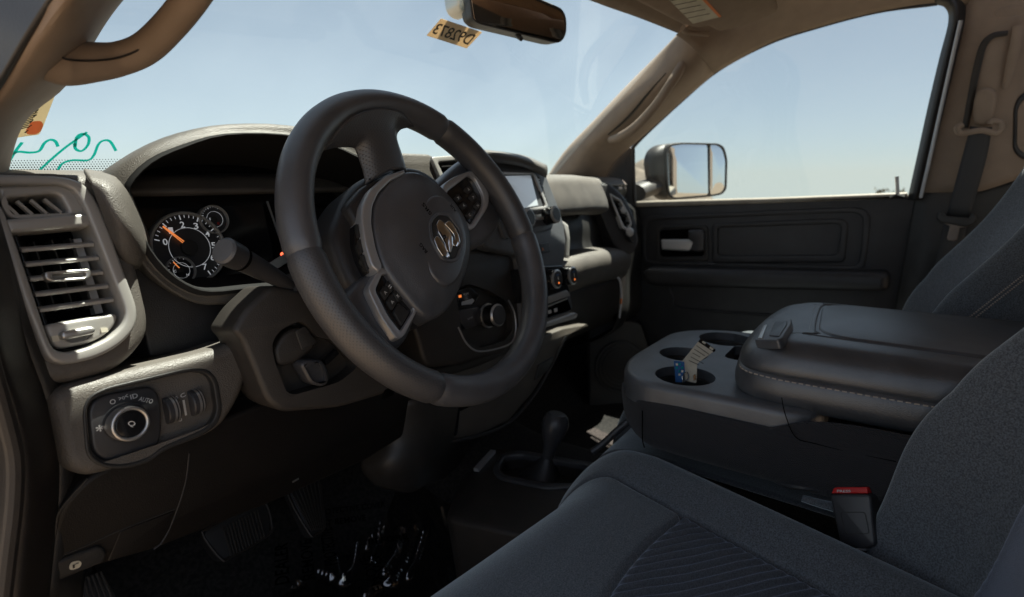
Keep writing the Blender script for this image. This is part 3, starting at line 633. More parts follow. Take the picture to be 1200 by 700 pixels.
cl = obj('climate_panel', [(slab([(612, 316), (632, 312), (660, 311), (666, 335), (668, 342), (630, 352), (616, 356)], LP, -.03, .004, .004, .002), GLOSS)], stk)
for u, v in ((645, 327), (664, 323)):
    a = LP.pt(u-3, v+.5, .003)
    kn_ = obj('climate_knob', [(lathe(a, LP.n, [(.0195, 0), (.0195, .014), (.018, .02)], 32), GLOSS), (lathe(a+LP.n*.019, LP.n, [(.0185, 0), (.0185, .003), (.0165, .004)], 32), BRUSH), (lathe(a+LP.n*.0215, LP.n, [(.0155, 0), (.0155, .002)], 32), PL)], cl)
    obj('knob_light', [(slab2(Plane(a+LP.n*.0238, LP.n), circ2((.001, -.008), .0022, 10), -.0002, .0003, 0), AMBL), (slab2(Plane(a+LP.n*.0238, LP.n), [(-.006, .007), (.004, .007), (.004, .009), (-.006, .009)], -.0002, .0003, 0), BLUE), (slab2(Plane(a+LP.n*.0238, LP.n), [(-.0008, -.002), (.0008, -.002), (.0008, .005), (-.0008, .005)], -.0002, .0003, 0), WHITE)], kn_)
obj('button_row', [(slab([(636, 350), (665, 340), (669, 347), (638, 358)], LP, -.01, .008, .002, .002), SATIN)], cl)
obj('storage_slot', [(slab([(632, 358.5), (665, 349), (670, 363), (632, 376)], LP, -.02, .002, .002, .001), VOID), (bar(LP.pt(639, 360, .004), LP.pt(664, 350, .004), .003, .004, LP.n), BRUSH),
                     (slab([(643, 364), (646, 363), (646.5, 367), (643.5, 368)], LP, 0, .004, 0, 0), WHITE), (slab([(650, 362), (653, 361), (653.5, 365), (650.5, 366)], LP, 0, .004, 0, 0), WHITE)], stk)
obj('pull_out_tray', [(slab([(630, 381), (640, 378), (674, 366), (678, 368), (676, 374), (645, 383), (632, 387)], LP, -.03, .022, .003, .004), SATIN)], stk)

# --- brown centre bezel with rotary shifter
BP = Plane(Y(560, 350, .135), (-.05, -.97, .16))
bz = obj('shifter_bezel', [(slab([(470, 330), (500, 302), (556, 292), (600, 296), (612, 330), (610, 385), (596, 412), (540, 428), (500, 432)], BP, -.05, 0, .02, .008, holes=[([(534, 338), (550, 333), (572, 340), (592, 352), (600, 368), (601, 388), (590, 400), (564, 408), (550, 402), (540, 385)], .006, .014)]), BRN)], dash)
obj('bezel_edge', [(tube([BP.pt(596, 352, .001), BP.pt(603, 368, .001), BP.pt(604, 390, .001), BP.pt(596, 404, .001), BP.pt(564, 412, .001), BP.pt(548, 404, .001), BP.pt(537, 384, .001)], .0016, 8), DSATIN)], bz)
obj('shift_display', [(slab([(535, 341), (550, 336), (562, 346), (556, 356), (538, 360)], BP, -.014, -.003, .003, .001), GLOSS), (ptext('P R N D', 546, 344.5, .014, .003, BP, -.0027, -.02), WHITE), (slab([(537.5, 346.5), (540.5, 345.5), (541, 348.5), (538, 349.2)], BP, -.004, -.0026, 0, 0), AMBL), (slab([(541, 354), (554, 350), (556, 352.5), (553, 356.5), (541, 358)], BP, -.004, -.0027, .001, 0), DSATIN)], bz)
obj('mode_plate', [(slab([(538, 364), (560, 359), (566, 366), (566, 380), (546, 386), (541, 380)], BP, -.014, -.004, .003, .0015), SMOOTHP), (ptext('TOW HAUL', 551, 373, .014, .003, BP, -.0036, .1), DSATIN)], bz)
ka = BP.pt(571, 370, -.008)
obj('rotary_shifter', [(lathe(ka, BP.n, [(.0215, 0), (.0225, .002), (.0215, .005)], 40), BRUSH), (lathe(ka+BP.n*.004, BP.n, [(.0195, 0), (.0190, .020)], 40), GLOSS), (lathe(ka+BP.n*.023, BP.n, [(.0195, 0), (.0200, .002), (.0180, .0045)], 40), BRUSH), (lathe(ka+BP.n*.0265, BP.n, [(.0175, 0), (.0168, .0022), (.012, .003), (.002, .0026)], 40), SMOOTHP)], bz)

# --- lower centre strip under the shifter
QP = Plane(Y(580, 440, .15), (-.05, -.97, .05))
obj('lower_strip', [(slab([(470, 462), (500, 446), (560, 428), (610, 405), (660, 385), (690, 380), (664, 396), (650, 420), (625, 460), (596, 494), (560, 510), (516, 520), (516, 476)], QP, -.04, 0, .008, .004), STRIP),
                    (slab([(420, 458), (500, 434), (548, 424), (598, 406), (602, 412), (560, 430), (510, 446), (424, 470)], QP, -.02, .008, .004, .004), BRN)], dash)
obj('socket_plate', [(slab([(517, 482), (540, 474), (536, 510), (518, 517)], QP, -.01, .003, .003, .001), GLOSS), (annulus(QP, 526, 494, .008, .0055, 0, .007, .001), BRUSH)], dash)
obj('socket_cover', [(slab([(540, 474), (562, 466), (560, 472), (540, 482)], QP, -.004, .002, .001, 0), VOID)], dash)
obj('accessory_socket', [(slab([(632, 428), (650, 418), (644, 434), (628, 446)], QP, -.01, .004, .002, .001), PL)], dash)
obj('strip_edge', [(tube([QP.pt(517, 520, .002), QP.pt(560, 511, .003), QP.pt(597, 495, .003), QP.pt(628, 460, .003), QP.pt(650, 421, .003), QP.pt(663, 395, .003)], .003, 8), DASH)], dash)
obj('knee_side_trim', [(loft([[Y(430, 480, .20), Y(470, 470, .13), Y(505, 468, .115), Y(528, 474, .14), Y(560, 480, .2)], [Y(428, 520, .2), Y(462, 515, .14), Y(500, 512, .12), Y(522, 516, .14), Y(550, 515, .2)], [Y(424, 548, .2), Y(455, 548, .14), Y(490, 545, .125), Y(510, 545, .15), Y(540, 540, .22)], [Y(440, 568, .2), Y(460, 574, .17), Y(482, 576, .16), Y(498, 568, .18), Y(520, 560, .24)]], 6, 6), BRN)], dash, solid=.004)

# --- passenger side
px = (.50, .58, .66, .74, .80, .845)
px2 = (.50, .62, .74, .86, .95, 1.0)
def prow(y, z, xs_=None): return [V((x, y+.12*max(0, x-.70)**1.5, z-.10*max(0, x-.74)**1.3)) for x in (xs_ or px)]
obj('passenger_upper_pad', [(loft([prow(.30, .085), prow(.225, .086), prow(.196, .076), prow(.180, .052), prow(.168, .022), prow(.170, .004), prow(.20, -.006), prow(.26, -.008)], 5, 5), SOFT)], dash, solid=.004)
obj('recess_panel', [(loft([prow(.25, .0, px2), prow(.235, -.04, px2), prow(.23, -.08, px2), prow(.22, -.105, px2)], 5, 5), PL)], dash, solid=.004)
obj('passenger_lower_pad', [(loft([prow(.26, -.098, px2), prow(.20, -.098, px2), prow(.165, -.105, px2), prow(.150, -.125, px2), prow(.155, -.155, px2), prow(.17, -.18, px2), prow(.20, -.19, px2)], 5, 5), SOFT)], dash, solid=.004)
gb = obj('glove_box', [(loft([prow(.20, -.180, px2), prow(.178, -.19, px2), prow(.18, -.25, px2), prow(.20, -.31, px2), prow(.27, -.35, px2)], 5, 5), PLB)], dash, solid=.004)
obj('end_panel', [(loft([[V((x, y+.02*(x > 1.1), z)) for x in (.99, 1.05, 1.13, 1.225)] for y, z in ((.55, .05), (.32, .045), (.235, .0), (.208, -.10), (.206, -.22), (.215, -.36), (.40, -.46))], 4, 4), PL)], dash, solid=.005)  # dash end up to the door, set forward to block sun from the floor
RP = Plane(X(728, 250, .97), (-.50, -.84, .18))
rv = obj('air_vent', [(ringslab([(700, 216), (716, 217), (730, 230), (741, 251), (747, 276), (745, 284), (739, 283), (730, 268), (716, 238), (706, 226)], [(716, 229), (727, 236), (735, 250), (739, 262), (735, 268), (731, 264), (722, 243)], RP, -.06, .004, .008, .006, .003), DASH), (ringslab([(714, 226), (728, 234), (737, 250), (741, 263), (736, 271), (729, 267), (720, 243)], [(716, 229), (727, 236), (735, 250), (739, 262), (735, 268), (731, 264), (722, 243)], RP, -.01, .0065, .006, .004, .0012), SILVER), (slab([(716, 229), (727, 236), (735, 250), (739, 262), (735, 268), (731, 264), (722, 243)], RP, -.06, -.03, .004, 0), VOID)], dash)
for k in range(4): obj('slat', [(bar(RP.pt(719+k*4, 236+k*8, -.004), RP.pt(728+k*3, 238+k*8, -.004), .004, .012, RP.n), PL)], rv)
obj('vent_tab', [(disc(RP, 731, 246, .010, -.004, .006, .002, n=16), BRUSH)], rv)
obj('vent_dial', [(disc(RP, 739, 272, .013, -.004, .008, .003, n=20), BRUSH)], rv)
obj('vent_housing', [(ringslab([(690, 213), (716, 215), (734, 232), (746, 260), (749, 285), (742, 300), (722, 292), (704, 250)], [(716, 229), (727, 236), (735, 250), (739, 262), (735, 268), (731, 264), (722, 243)], RP, -.14, -.006, .02, .004, .006), DASH)], dash)

# ================================================================== WINDSHIELD AND WHAT STICKS TO IT
def wsp(x, t):                      # t = 0 at the cowl, 1 at the header
    k = ((x-.4)/.78)**2
    y = .68-.60*t-.13*k*(1-.45*t); z = .0+.475*t-.012*k*t; return V((x, y, z))
ws = thing('windshield', 'large slightly dusty windshield above the dashboard with teal marker writing in its corner', 'windshield', (.4, .4, .2))
obj('glass', [(loft([[wsp(x, t) for x in (-.34, -.1, .15, .4, .65, .9, 1.14)] for t in (-.05, .3, .65, 1.02)], 6, 8), GLASS)], ws)
WSL = Plane(wsp(-.25, .3), ((wsp(-.25, .5)-wsp(-.25, .1)).cross(wsp(-.28, .3)-wsp(-.22, .3))))
if WSL.n.dot(CAM-WSL.p) < 0: WSL = Plane(WSL.p, -WSL.n)
dots = []
for r in range(7):
    for k in range(46):
        u = -12+k*3.4+(r % 2)*1.7; v = 205-r*2.6-k*.05
        dots.append((slab2(WSL, circ2(WSL.to2(u, v, .002), .0011*(1-.09*r), 6), .001, .002, 0), VOID))
obj('dot_band', dots, ws)
strokes = [[(14, 166), (7, 177), (1, 185), (5, 186), (11, 182)], [(26, 167), (17, 179), (10, 191), (8, 198), (14, 201)], [(14, 181), (22, 178), (35, 179), (46, 177), (52, 168), (59, 164), (65, 166), (68, 172)],
           [(46, 200), (60, 187), (78, 172), (102, 155)], [(88, 172), (90, 161), (97, 157), (104, 161), (103, 170), (96, 177), (89, 175), (87, 168)], [(67, 201), (73, 192), (85, 188), (103, 188), (110, 182), (115, 170), (121, 165), (129, 166), (136, 177)]]
obj('marker_writing', [(tube([WSL.pt(u, v, .002) for u, v in s], .0020, 10, flat=.06, upv=WSL.n), TEAL) for s in strokes], ws)
# stock number sticker, printed to be read from outside
SN = Plane(wsp(.32, .72), wsp(.32, .9).__sub__(wsp(.32, .5)).cross(wsp(.3, .72)-wsp(.34, .72)))
if SN.n.dot(CAM-SN.p) < 0: SN = Plane(SN.p, -SN.n)
sq = [(517, 22), (565, 38), (547, 57), (500, 42)]
tag(obj('number_sticker', [(slab(sq, SN, .003, .0036, .001, 0), BUFF), (quadtext('D92873', *[SN.pt(u, v, .0038) for u, v in [(514, 27), (558, 41), (548, 53), (505, 39)]], mirror=True), INK)]), 'buff paper sticker with the mirrored number D92873 high on the windshield', 'sticker')
tag(obj('inspection_sticker', [(slab([(66, 100), (66, 108), (50, 150), (46, 158), (30, 160), (-6, 166), (-20, 150), (10, 100)], WSL, .003, .0036, .003, 0), CREAM),
    (slab([(37, 143), (48, 142), (51, 146), (48, 154), (42, 158), (32, 158), (30, 154)], WSL, .0038, .0042, .003, 0), OSPOT)] +
    [(bar(WSL.pt(47-k*3.0+r*7, 120+k*6-r*12, .004), WSL.pt(51-k*3.0+r*7+(k % 2), 116.5+k*6-r*12, .004), .0012, .0004, WSL.n), INK) for k in range(7) for r in (0, 1) if r == 0 or k < 3] +
    [(bar(WSL.pt(22+k*1.7, 152-k*2.4, .004), WSL.pt(32+k*1.7, 149-k*2.4, .004), .0010, .0004, WSL.n), INK) for k in range(8)]), 'cream paper sticker with an orange corner beside the left pillar', 'sticker')

# ================================================================== ROOF, PILLARS
def PX(lst): return [X(u, v, x) for u, v, x in lst]
lp = thing('pillar_trim', 'tan front pillar trim with a grab handle at the upper left, nearest the camera', 'pillar', (-.36, .15, .2))
rowsL = [[(-95, 330, .26), (-50, 300, .25), (-20, 262, .28), (2, 222, .33), (-4, 206, .37)],
         [(-70, 210, .18), (-30, 180, .17), (5, 160, .20), (24, 146, .26), (14, 150, .32)],
         [(-6, 105, .11), (22, 92, .095), (48, 92, .11), (76, 97, .19), (66, 98, .26)],
         [(32, 48, .06), (58, 36, .04), (88, 35, .055), (122, 24, .12), (116, 20, .2)],
         [(62, 2, .02), (90, -10, .0), (120, -18, .02), (160, -24, .06), (150, -26, .14)],
         [(110, -72, -.05), (145, -90, -.07), (185, -100, -.05), (225, -100, -.02), (215, -100, .05)]]
obj('trim', [(loft([[Y(*q) for q in r] for r in rowsL], 6, 6), TAN)], lp, solid=.004)
obj('door_seal', [(loft([[Y(u-d*14, v-d*6, y+.0+d*.012) for d in (0, 1, 2.5, 5)] for u, v, y in ((-95, 330, .255), (-68, 205, .172), (0, 100, .098), (36, 40, .048), (66, -6, .012), (115, -80, -.055))], 4, 6), RUB)], lp, solid=.004)
gh = obj('grab_handle', [(tube([Y(40, 62, .105), Y(72, 72, .108), Y(104, 73, .105), Y(140, 69, .10), Y(170, 57, .085), Y(198, 31, .055), Y(226, -4, .022), Y(262, -60, -.02), Y(300, -120, -.05)], [.016, .0185, .0155, .0130, .0122, .0118, .0118, .0116, .0115], 20, flat=1.0), TAN)], lp)
obj('handle_seam', [(tube([Y(u, v, y) for u, v, y in ((70, 58, .082), (74, 68, .086), (90, 71, .089), (115, 71, .088), (145, 66, .085), (172, 52, .071), (200, 24, .042), (226, -10, .010))], .0009, 6), PLB)], gh)
rp = thing('pillar_trim', 'tan front pillar trim between the windshield and the passenger window', 'pillar', (1.1, .25, .25))
rowsR = [[(636, 216, 1.12), (646, 207, 1.09), (664, 206, 1.07), (684, 209, 1.09), (704, 216, 1.17)],
         [(662, 178, 1.12), (669, 174, 1.08), (688, 172, 1.05), (708, 174, 1.08), (722, 188, 1.16)],
         [(696, 142, 1.11), (702, 140, 1.06), (722, 142, 1.03), (742, 148, 1.06), (756, 157, 1.14)],
         [(734, 102, 1.09), (741, 100, 1.04), (762, 103, 1.00), (783, 109, 1.03), (799, 118, 1.12)],
         [(772, 64, 1.06), (779, 60, 1.02), (795, 72, .99), (811, 86, 1.02), (823, 98, 1.12)],
         [(794, 42, 1.05), (799, 38, 1.0), (812, 48, .985), (827, 63, 1.01), (841, 82, 1.12)]]
obj('trim', [(loft([PX(r) for r in rowsR], 6, 6), TAN)], rp, solid=.004)
obj('grab_handle', [(tube([X(716, 164, 1.035), X(728, 160, 1.0), X(746, 148, .98), X(768, 124, .97), X(786, 98, .965), X(795, 84, .98), X(800, 74, 1.0)], [.010, .013, .013, .012, .012, .013, .010], 14), TAN)], rp)
obj('recess_shade_strip', [(tube([X(713, 158, 1.045), X(736, 138, 1.025), X(760, 110, 1.005), X(781, 86, .993)], [.004, .007, .007, .004], 8, flat=.4), BRN)], rp)  # dark tube painted in as the shade of the recess behind the handle
head = thing('headliner', 'tan cloth roof lining above the windshield and the passenger window', 'roof lining', (.4, -.4, .5))
obj('side_rail', [(loft([PX(r) for r in [[(792, 41, .95), (805, 50, .965), (819, 64, .99), (836, 86, 1.10)], [(836, 10, .96), (850, 20, 1.0), (872, 34, 1.06), (900, 51, 1.14)], [(884, -12, .96), (900, -4, 1.0), (926, 11, 1.07), (960, 31, 1.15)],
     [(944, -42, .96), (962, -30, 1.01), (990, -12, 1.08), (1030, 13, 1.16)], [(1004, -74, .96), (1024, -60, 1.01), (1056, -35, 1.08), (1104, 2, 1.17)], [(1080, -110, .96), (1096, -90, 1.01), (1124, -60, 1.08), (1150, 6, 1.19)], [(1180, -160, .96), (1200, -140, 1.01), (1230, -100, 1.08), (1275, -40, 1.18)]]], 6, 6), TAN)], head, solid=.004)
obj('rail_seam', [(tube([X(799, 42, .955), X(812, 50, .98), X(824, 60, 1.02), X(836, 79, 1.075)], .0012, 6), PLB)], head)
def roofz(x, y): return .515-.10*max(0, (x-.4)/.62)**4*.4-.05*max(0, (.4-x)/.8)**4-.05*max(0, (y+.05)/.2)
hdr = [X(640, -26, .42), X(697, 1, .60), X(747, 19, .77), X(798, 39, .985)]
obj('lining', [(loft([[V((-.44, .02, .43)), V((-.2, .05, .455)), V((.12, .068, .46)), hdr[0], hdr[1], hdr[2], hdr[3]],
                      [V((-.44, .02, .46)), V((-.2, .02, .485)), V((.12, .0, .5)), V((.42, -.02, .50)), V((.60, -.02, .50)), V((.77, -.02, .49)), V((.965, -.02, .462))]] +
                     [[V((x, y, .535-.06*abs((x-.36)/.62)**3)) for x in (-.44, -.2, .12, .42, .60, .77, .96)] for y in (-.3, -.7, -1.15)], 5, 6), TANF)], head, solid=.01)
vis = thing('sun_visor', 'tan sun visor folded up against the roof, with a small white warning label', 'sun visor', (.8, 0, .47))
VS = Plane(X(840, 15, .80), (-.15, -.35, -.93))
obj('pad', [(slab([(690, -30), (745, 2), (800, 30), (818, 34), (830, 31), (842, 38), (870, 32), (902, 20), (913, 13), (911, 4), (890, -30)], VS, -.02, 0, .01, .007), TANF)], vis)
lb = obj('warning_label', [(slab([(776, -8), (812, -14), (844, 20), (812, 28)], VS, 0, .0008, .001, 0), PAPER)], vis)
obj('label_print', [(bar(VS.pt(780+r*5.2, -4+r*5.1, .001), VS.pt(806+r*5.2, -9+r*5.0, .001), .0018, .0003, VS.n), INK) for r in range(6)]+[(bar(VS.pt(812, -14, .001), VS.pt(844, 20, .001), .005, .0004, VS.n), ORANGE)], lb)
obj('visor_clip', [(tube([X(800, 33, .80), X(806, 38, .82), X(830, 40, .86)], .006, 8), TAN)], vis)
RM = Plane(X(607, 15, .40), (-.50, -.85, -.12))
rm = thing('rear_view_mirror', 'dark framed rear view mirror hanging at the top of the windshield', 'mirror', RM.p)
rmo = [(551, -8), (556, 24), (562, 27), (650, 48), (658, 47), (663, 38), (663, 22), (658, 13), (600, -12)]
obj('housing', [(slab([(548, -12), (552, 22), (560, 29), (648, 50), (658, 50), (665, 40), (665, 20), (659, 10), (602, -16)], RM, -.045, -.004, .008, .008), PL), (ringslab([(549, -12), (553, 22), (560, 28), (649, 50), (658, 50), (664, 40), (664, 20), (659, 10), (600, -16)], rmo, RM, -.02, .002, .008, .006, .0015), PL)], rm)
obj('mirror_glass', [(slab(rmo, RM, -.02, 0, .006, .0005), RVGLASS)], rm)
obj('tilt_tab', [(tube([RM.pt(606, 37, -.02), RM.pt(607, 42, -.01), RM.pt(611, 46, .002)], [.006, .004], 10), PL)], rm)
obj('mount', [(slab([(534, -20), (538, 8), (546, 16), (556, 18), (560, -20)], RM, -.10, -.03, .008, .01), BRUSH), (tube([RM.pt(575, -10, -.03), RM.pt(570, -30, -.09)], .012, 12), PL)], rm)

bp_ = thing('pillar_trim', 'tan middle pillar trim behind the passenger window, carrying the seat belt anchor', 'pillar', (1.22, -.6, .15))
rowsB = [[(1077, 226, 1.215), (1092, 226, 1.20), (1120, 225, 1.19), (1150, 224, 1.19), (1200, 208, 1.20), (1260, 190, 1.22)],
         [(1092, 160, 1.215), (1106, 160, 1.20), (1130, 160, 1.19), (1160, 160, 1.19), (1205, 150, 1.20), (1260, 140, 1.22)],
         [(1106, 105, 1.21), (1120, 105, 1.195), (1142, 105, 1.185), (1170, 104, 1.185), (1205, 100, 1.20), (1260, 95, 1.21)],
         [(1120, 50, 1.20), (1133, 50, 1.185), (1155, 48, 1.175), (1182, 46, 1.175), (1210, 44, 1.19), (1260, 40, 1.20)],
         [(1129, 14, 1.19), (1143, 8, 1.17), (1166, 2, 1.16), (1195, -2, 1.16), (1220, -6, 1.17), (1265, -10, 1.18)],
         [(1140, -40, 1.17), (1160, -50, 1.14), (1190, -60, 1.12), (1215, -66, 1.12), (1240, -70, 1.13), (1280, -76, 1.14)]]
obj('trim', [(loft([PX(r) for r in rowsB], 6, 6), TAN)], bp_, solid=.004)
obj('lower_trim', [(loft([PX(r) for r in [[(1075, 218, 1.222), (1090, 217, 1.212), (1120, 216, 1.207), (1152, 214, 1.207), (1200, 202, 1.215), (1270, 180, 1.225)], [(1060, 300, 1.215), (1080, 300, 1.2), (1110, 300, 1.2), (1150, 298, 1.2), (1200, 290, 1.21), (1280, 280, 1.22)], [(1045, 380, 1.215), (1065, 380, 1.2), (1100, 380, 1.2), (1150, 380, 1.2), (1200, 375, 1.21), (1290, 370, 1.22)], [(1030, 470, 1.215), (1050, 470, 1.2), (1090, 470, 1.2), (1150, 470, 1.2), (1200, 470, 1.21), (1300, 470, 1.22)]]], 6, 6), PL)], bp_, solid=.004)
obj('adjuster_slot', [(tube([X(1131, 150, 1.183), X(1139, 108, 1.178), X(1146, 75, 1.173), X(1153, 52, 1.168), X(1164, 42, 1.166), X(1181, 39, 1.166)], [.006, .007, .0065, .005], 8, flat=.35), PLB)], bp_)
obj('trim_rib', [(tube([X(1178, 104, 1.178), X(1184, 78, 1.172), X(1190, 52, 1.166), X(1193, 30, 1.162)], [.006, .010, .009], 10, flat=.5), TAN)], bp_)
obj('trim_cap', [(tube([X(1165, 14, 1.152), X(1176, 9, 1.150), X(1198, 6, 1.150), X(1202, 14, 1.152), X(1188, 20, 1.156), X(1170, 20, 1.156), X(1165, 14, 1.152)], .0009, 6), TAN)], bp_)
anch = obj('belt_anchor', [(slab([(1141, 118), (1145, 106), (1155, 102), (1166, 105), (1169, 114), (1166, 132), (1163, 146), (1148, 148), (1141, 144), (1140, 130)], Plane(X(1155, 125, 1.165), (-.95, .1, -.05)), -.03, .008, .008, .007), TAN)], bp_)
obj('anchor_ring', [(tube([X(1128, 146, 1.15), X(1122, 150, 1.148), X(1124, 156, 1.148), X(1132, 156, 1.148), X(1150, 153, 1.146), X(1166, 156, 1.148), X(1173, 152, 1.148), X(1172, 144, 1.15), X(1163, 142, 1.15), X(1160, 146, 1.15)], [.0065, .0065], 10), TAN)], anch)
belt = thing('seat_belt', 'black seat belt hanging down the middle pillar with its metal tongue', 'seat belt', (1.17, -.57, 0))
obj('webbing', [(loft([[X(1137, 148, 1.155), X(1150, 149, 1.152), X(1163, 149, 1.152)], [X(1126, 190, 1.158), X(1139, 190, 1.155), X(1155, 190, 1.156)], [X(1109, 253, 1.16), X(1122, 254, 1.158), X(1136, 255, 1.158)]], 3, 6), WEB), (loft([[X(1106, 262, 1.165), X(1118, 263, 1.163), X(1133, 264, 1.164)], [X(1098, 300, 1.17), X(1112, 300, 1.168), X(1127, 300, 1.17)], [X(1085, 360, 1.18), X(1100, 360, 1.178), X(1116, 360, 1.18)], [X(1070, 430, 1.19), X(1085, 430, 1.19), X(1102, 430, 1.19)]], 3, 6), WEB)], belt, solid=.0016)
TP = Plane(X(1118, 262, 1.15), (-.96, .05, .1))
obj('tongue_grip', [(slab([(1098, 252), (1101, 247), (1106, 248), (1109, 253), (1136, 256), (1138, 250), (1144, 251), (1145, 257), (1141, 263), (1132, 266), (1103, 261), (1098, 257)], TP, -.008, .006, .003, .003), PL)], belt)
obj('tongue', [(slab([(1106, 260), (1133, 264), (1132, 266.5), (1125, 267), (1122, 281), (1118, 283), (1111, 282), (1109.5, 279), (1113, 265), (1106, 262)], TP, -.001, .0015, .002, .0006, holes=[([(1115, 269), (1121, 269.5), (1119, 280), (1112.5, 279)], .002, 0)]), DMETAL)], belt)

# ================================================================== PASSENGER DOOR
DP = Plane((1.22, 0, 0), (-1, 0, 0), (0, -1, 0))
door = thing('passenger_door', 'closed black passenger door with silver inner handle and mirror outside its window', 'door', (1.22, 0, -.1))
obj('panel', [(slab([(700, 236), (745, 239), (1074, 229), (1066, 330), (1040, 520), (660, 560), (640, 330)], DP, -.09, 0, .01, .004), DASH)], door)
obj('window_sill', [(slab([(744, 236.5), (900, 232.5), (1063, 226), (1066, 232), (900, 238.5), (744, 243)], DP, -.08, .012, .002, .005), SILL)], door)
gl = X(745, 237, 1.235), X(1070, 226, 1.235)
obj('window_glass', [(loft([[X(738, 245, 1.24), X(900, 240, 1.24), X(1072, 232, 1.24)], [X(742, 165, 1.235), X(905, 130, 1.225), X(1092, 110, 1.22)], [X(838, 78, 1.19), X(950, 32, 1.19), X(1120, -2, 1.19)]], 6, 6), SGLASS)], door)
wf = [X(1066, 232, 1.215), X(1075, 190, 1.212), X(1085, 140, 1.205), X(1096, 90, 1.195), X(1108, 45, 1.185), X(1114, 22, 1.18), X(1112, 10, 1.178), X(1098, 4, 1.175), X(1030, 13, 1.165), X(960, 31, 1.155), X(900, 51, 1.145), X(842, 82, 1.13), X(799, 118, 1.135), X(756, 158, 1.155), X(741, 174, 1.17)]
sealrow = [[(1064, 234, 1.21), (1071, 234, 1.19), (1078, 234, 1.205), (1088, 234, 1.23)], [(1076, 180, 1.207), (1083, 180, 1.187), (1090, 180, 1.20), (1100, 180, 1.225)], [(1088, 125, 1.20), (1096, 125, 1.18), (1103, 124, 1.195), (1113, 124, 1.22)], [(1101, 70, 1.19), (1109, 70, 1.17), (1116, 68, 1.185), (1126, 66, 1.21)], [(1112, 26, 1.178), (1120, 24, 1.16), (1127, 20, 1.175), (1137, 16, 1.20)], [(1108, 9, 1.176), (1116, 2, 1.158), (1122, -6, 1.17), (1130, -14, 1.20)], [(1094, 4.5, 1.174), (1097, -3, 1.156), (1100, -10, 1.17), (1104, -18, 1.20)]]
obj('window_seal', [(loft([[X(*q) for q in r] for r in sealrow], 5, 6), RUB), (tube(wf[7:], [.004, .0035, .0035, .004], 10), RUB)], door, solid=.003)
obj('seal_highlight_strip', [(tube([X(1079, 232, 1.185), X(1091, 180, 1.182), X(1103.5, 124, 1.176), X(1116, 68, 1.166), X(1126, 24, 1.156)], .004, 10), DSATIN)], door)  # bright satin tube stands in for the skylight highlight along the seal
obj('mirror_sail', [(slab([(700, 216), (712, 196), (724, 184), (738, 172), (742, 176), (744, 242), (715, 240)], Plane(X(725, 205, 1.19), (-.97, -.2, 0)), -.02, 0, .004, .004), PL)], door)
obj('sail_strip', [(tube([X(742, 172, 1.185), X(742.5, 205, 1.185), X(744, 241, 1.185)], .006, 8), PLB)], door)
obj('raised_border', [(ringslab([(751, 262), (758, 253), (995, 243), (1012, 244), (1020, 252), (1019, 270), (1013, 318), (752, 311)], [(757, 264), (764, 258), (994, 249), (1006, 250), (1012, 256), (1007, 312), (757, 306)], DP, -.004, .007, .02, .018, .003), DASH)], door)
obj('pad_panel', [(ringslab([(834, 262), (984, 256), (994, 260), (990, 308), (834, 309)], [(841, 267), (982, 262), (986, 266), (981, 299), (841, 300)], DP, -.002, .010, .012, .008, .004), DASH)], door)
hb_ = obj('handle_bezel', [(ringslab([(769, 268), (773, 265), (826, 264), (829, 267), (830, 304), (827, 306), (772, 307), (769, 304)], [(773, 271), (777, 268), (823, 268), (825, 271), (825, 298), (822, 301), (777, 302), (773, 299)], DP, -.02, .008, .006, .006, .002), PL), (slab([(773, 270), (825, 268), (825, 300), (773, 301)], DP, -.01, .0006, .004, 0), VOID)], door)
obj('door_handle', [(slab([(774, 281), (808, 281), (812, 284), (812, 293), (806, 294.5), (775, 293)], DP, .004, .022, .003, .005), SILVER), (slab([(806, 270), (822, 269), (825, 272), (825, 294), (818, 296), (807, 294), (812, 284), (806, 280)], DP, .002, .024, .004, .005), SMOOTHP)], hb_)
obj('armrest', [(slab([(750, 318), (758, 314), (900, 317), (1036, 320), (1042, 324), (1042, 338), (1034, 343), (900, 340), (764, 336), (752, 330)], DP, -.01, .07, .008, .018), DASH)], door)
for a, b in ((777, 807), (873, 919)):
    obj('pocket_shadow_slab', [(slab([(a, 309), (b, 310), (b+1, 314.5), (a+1, 313.5)], DP, -.01, .0015, .002, .0005), VOID)], door)  # thin black slab painted in as the shadow of the pull recess
sw = obj('switch_plate', [(slab([(810, 308.5), (841, 309.5), (843, 314.5), (812, 313.5)], DP, -.01, .006, .003, .002), PL)], door)
for u in (821, 834): obj('window_switch', [(slab([(u-4, 308.6), (u+3, 308.9), (u+3, 311.4), (u-4, 311.0)], DP, 0, .011, .002, .002), SMOOTHP)], sw)
obj('pocket_ridge', [(tube([DP.pt(784, 338, .002), DP.pt(789, 350, .003), DP.pt(794, 360, .003), DP.pt(850, 366, .003), DP.pt(930, 371, .003), DP.pt(1020, 374, .002)], .004, 8), DASH)], door)
obj('lock_pin', [(tube([X(1052, 229, 1.20), X(1051.5, 216, 1.20), X(1051, 207, 1.20)], [.0045, .004, .0045], 10), BRUSH), (tube([X(1043, 232, 1.198), X(1051, 229, 1.198), X(1060, 231, 1.198)], .006, 8, flat=.6), PL)], door)
MM = Plane(X(806, 200, 1.42), (-.56, -.83, .02))
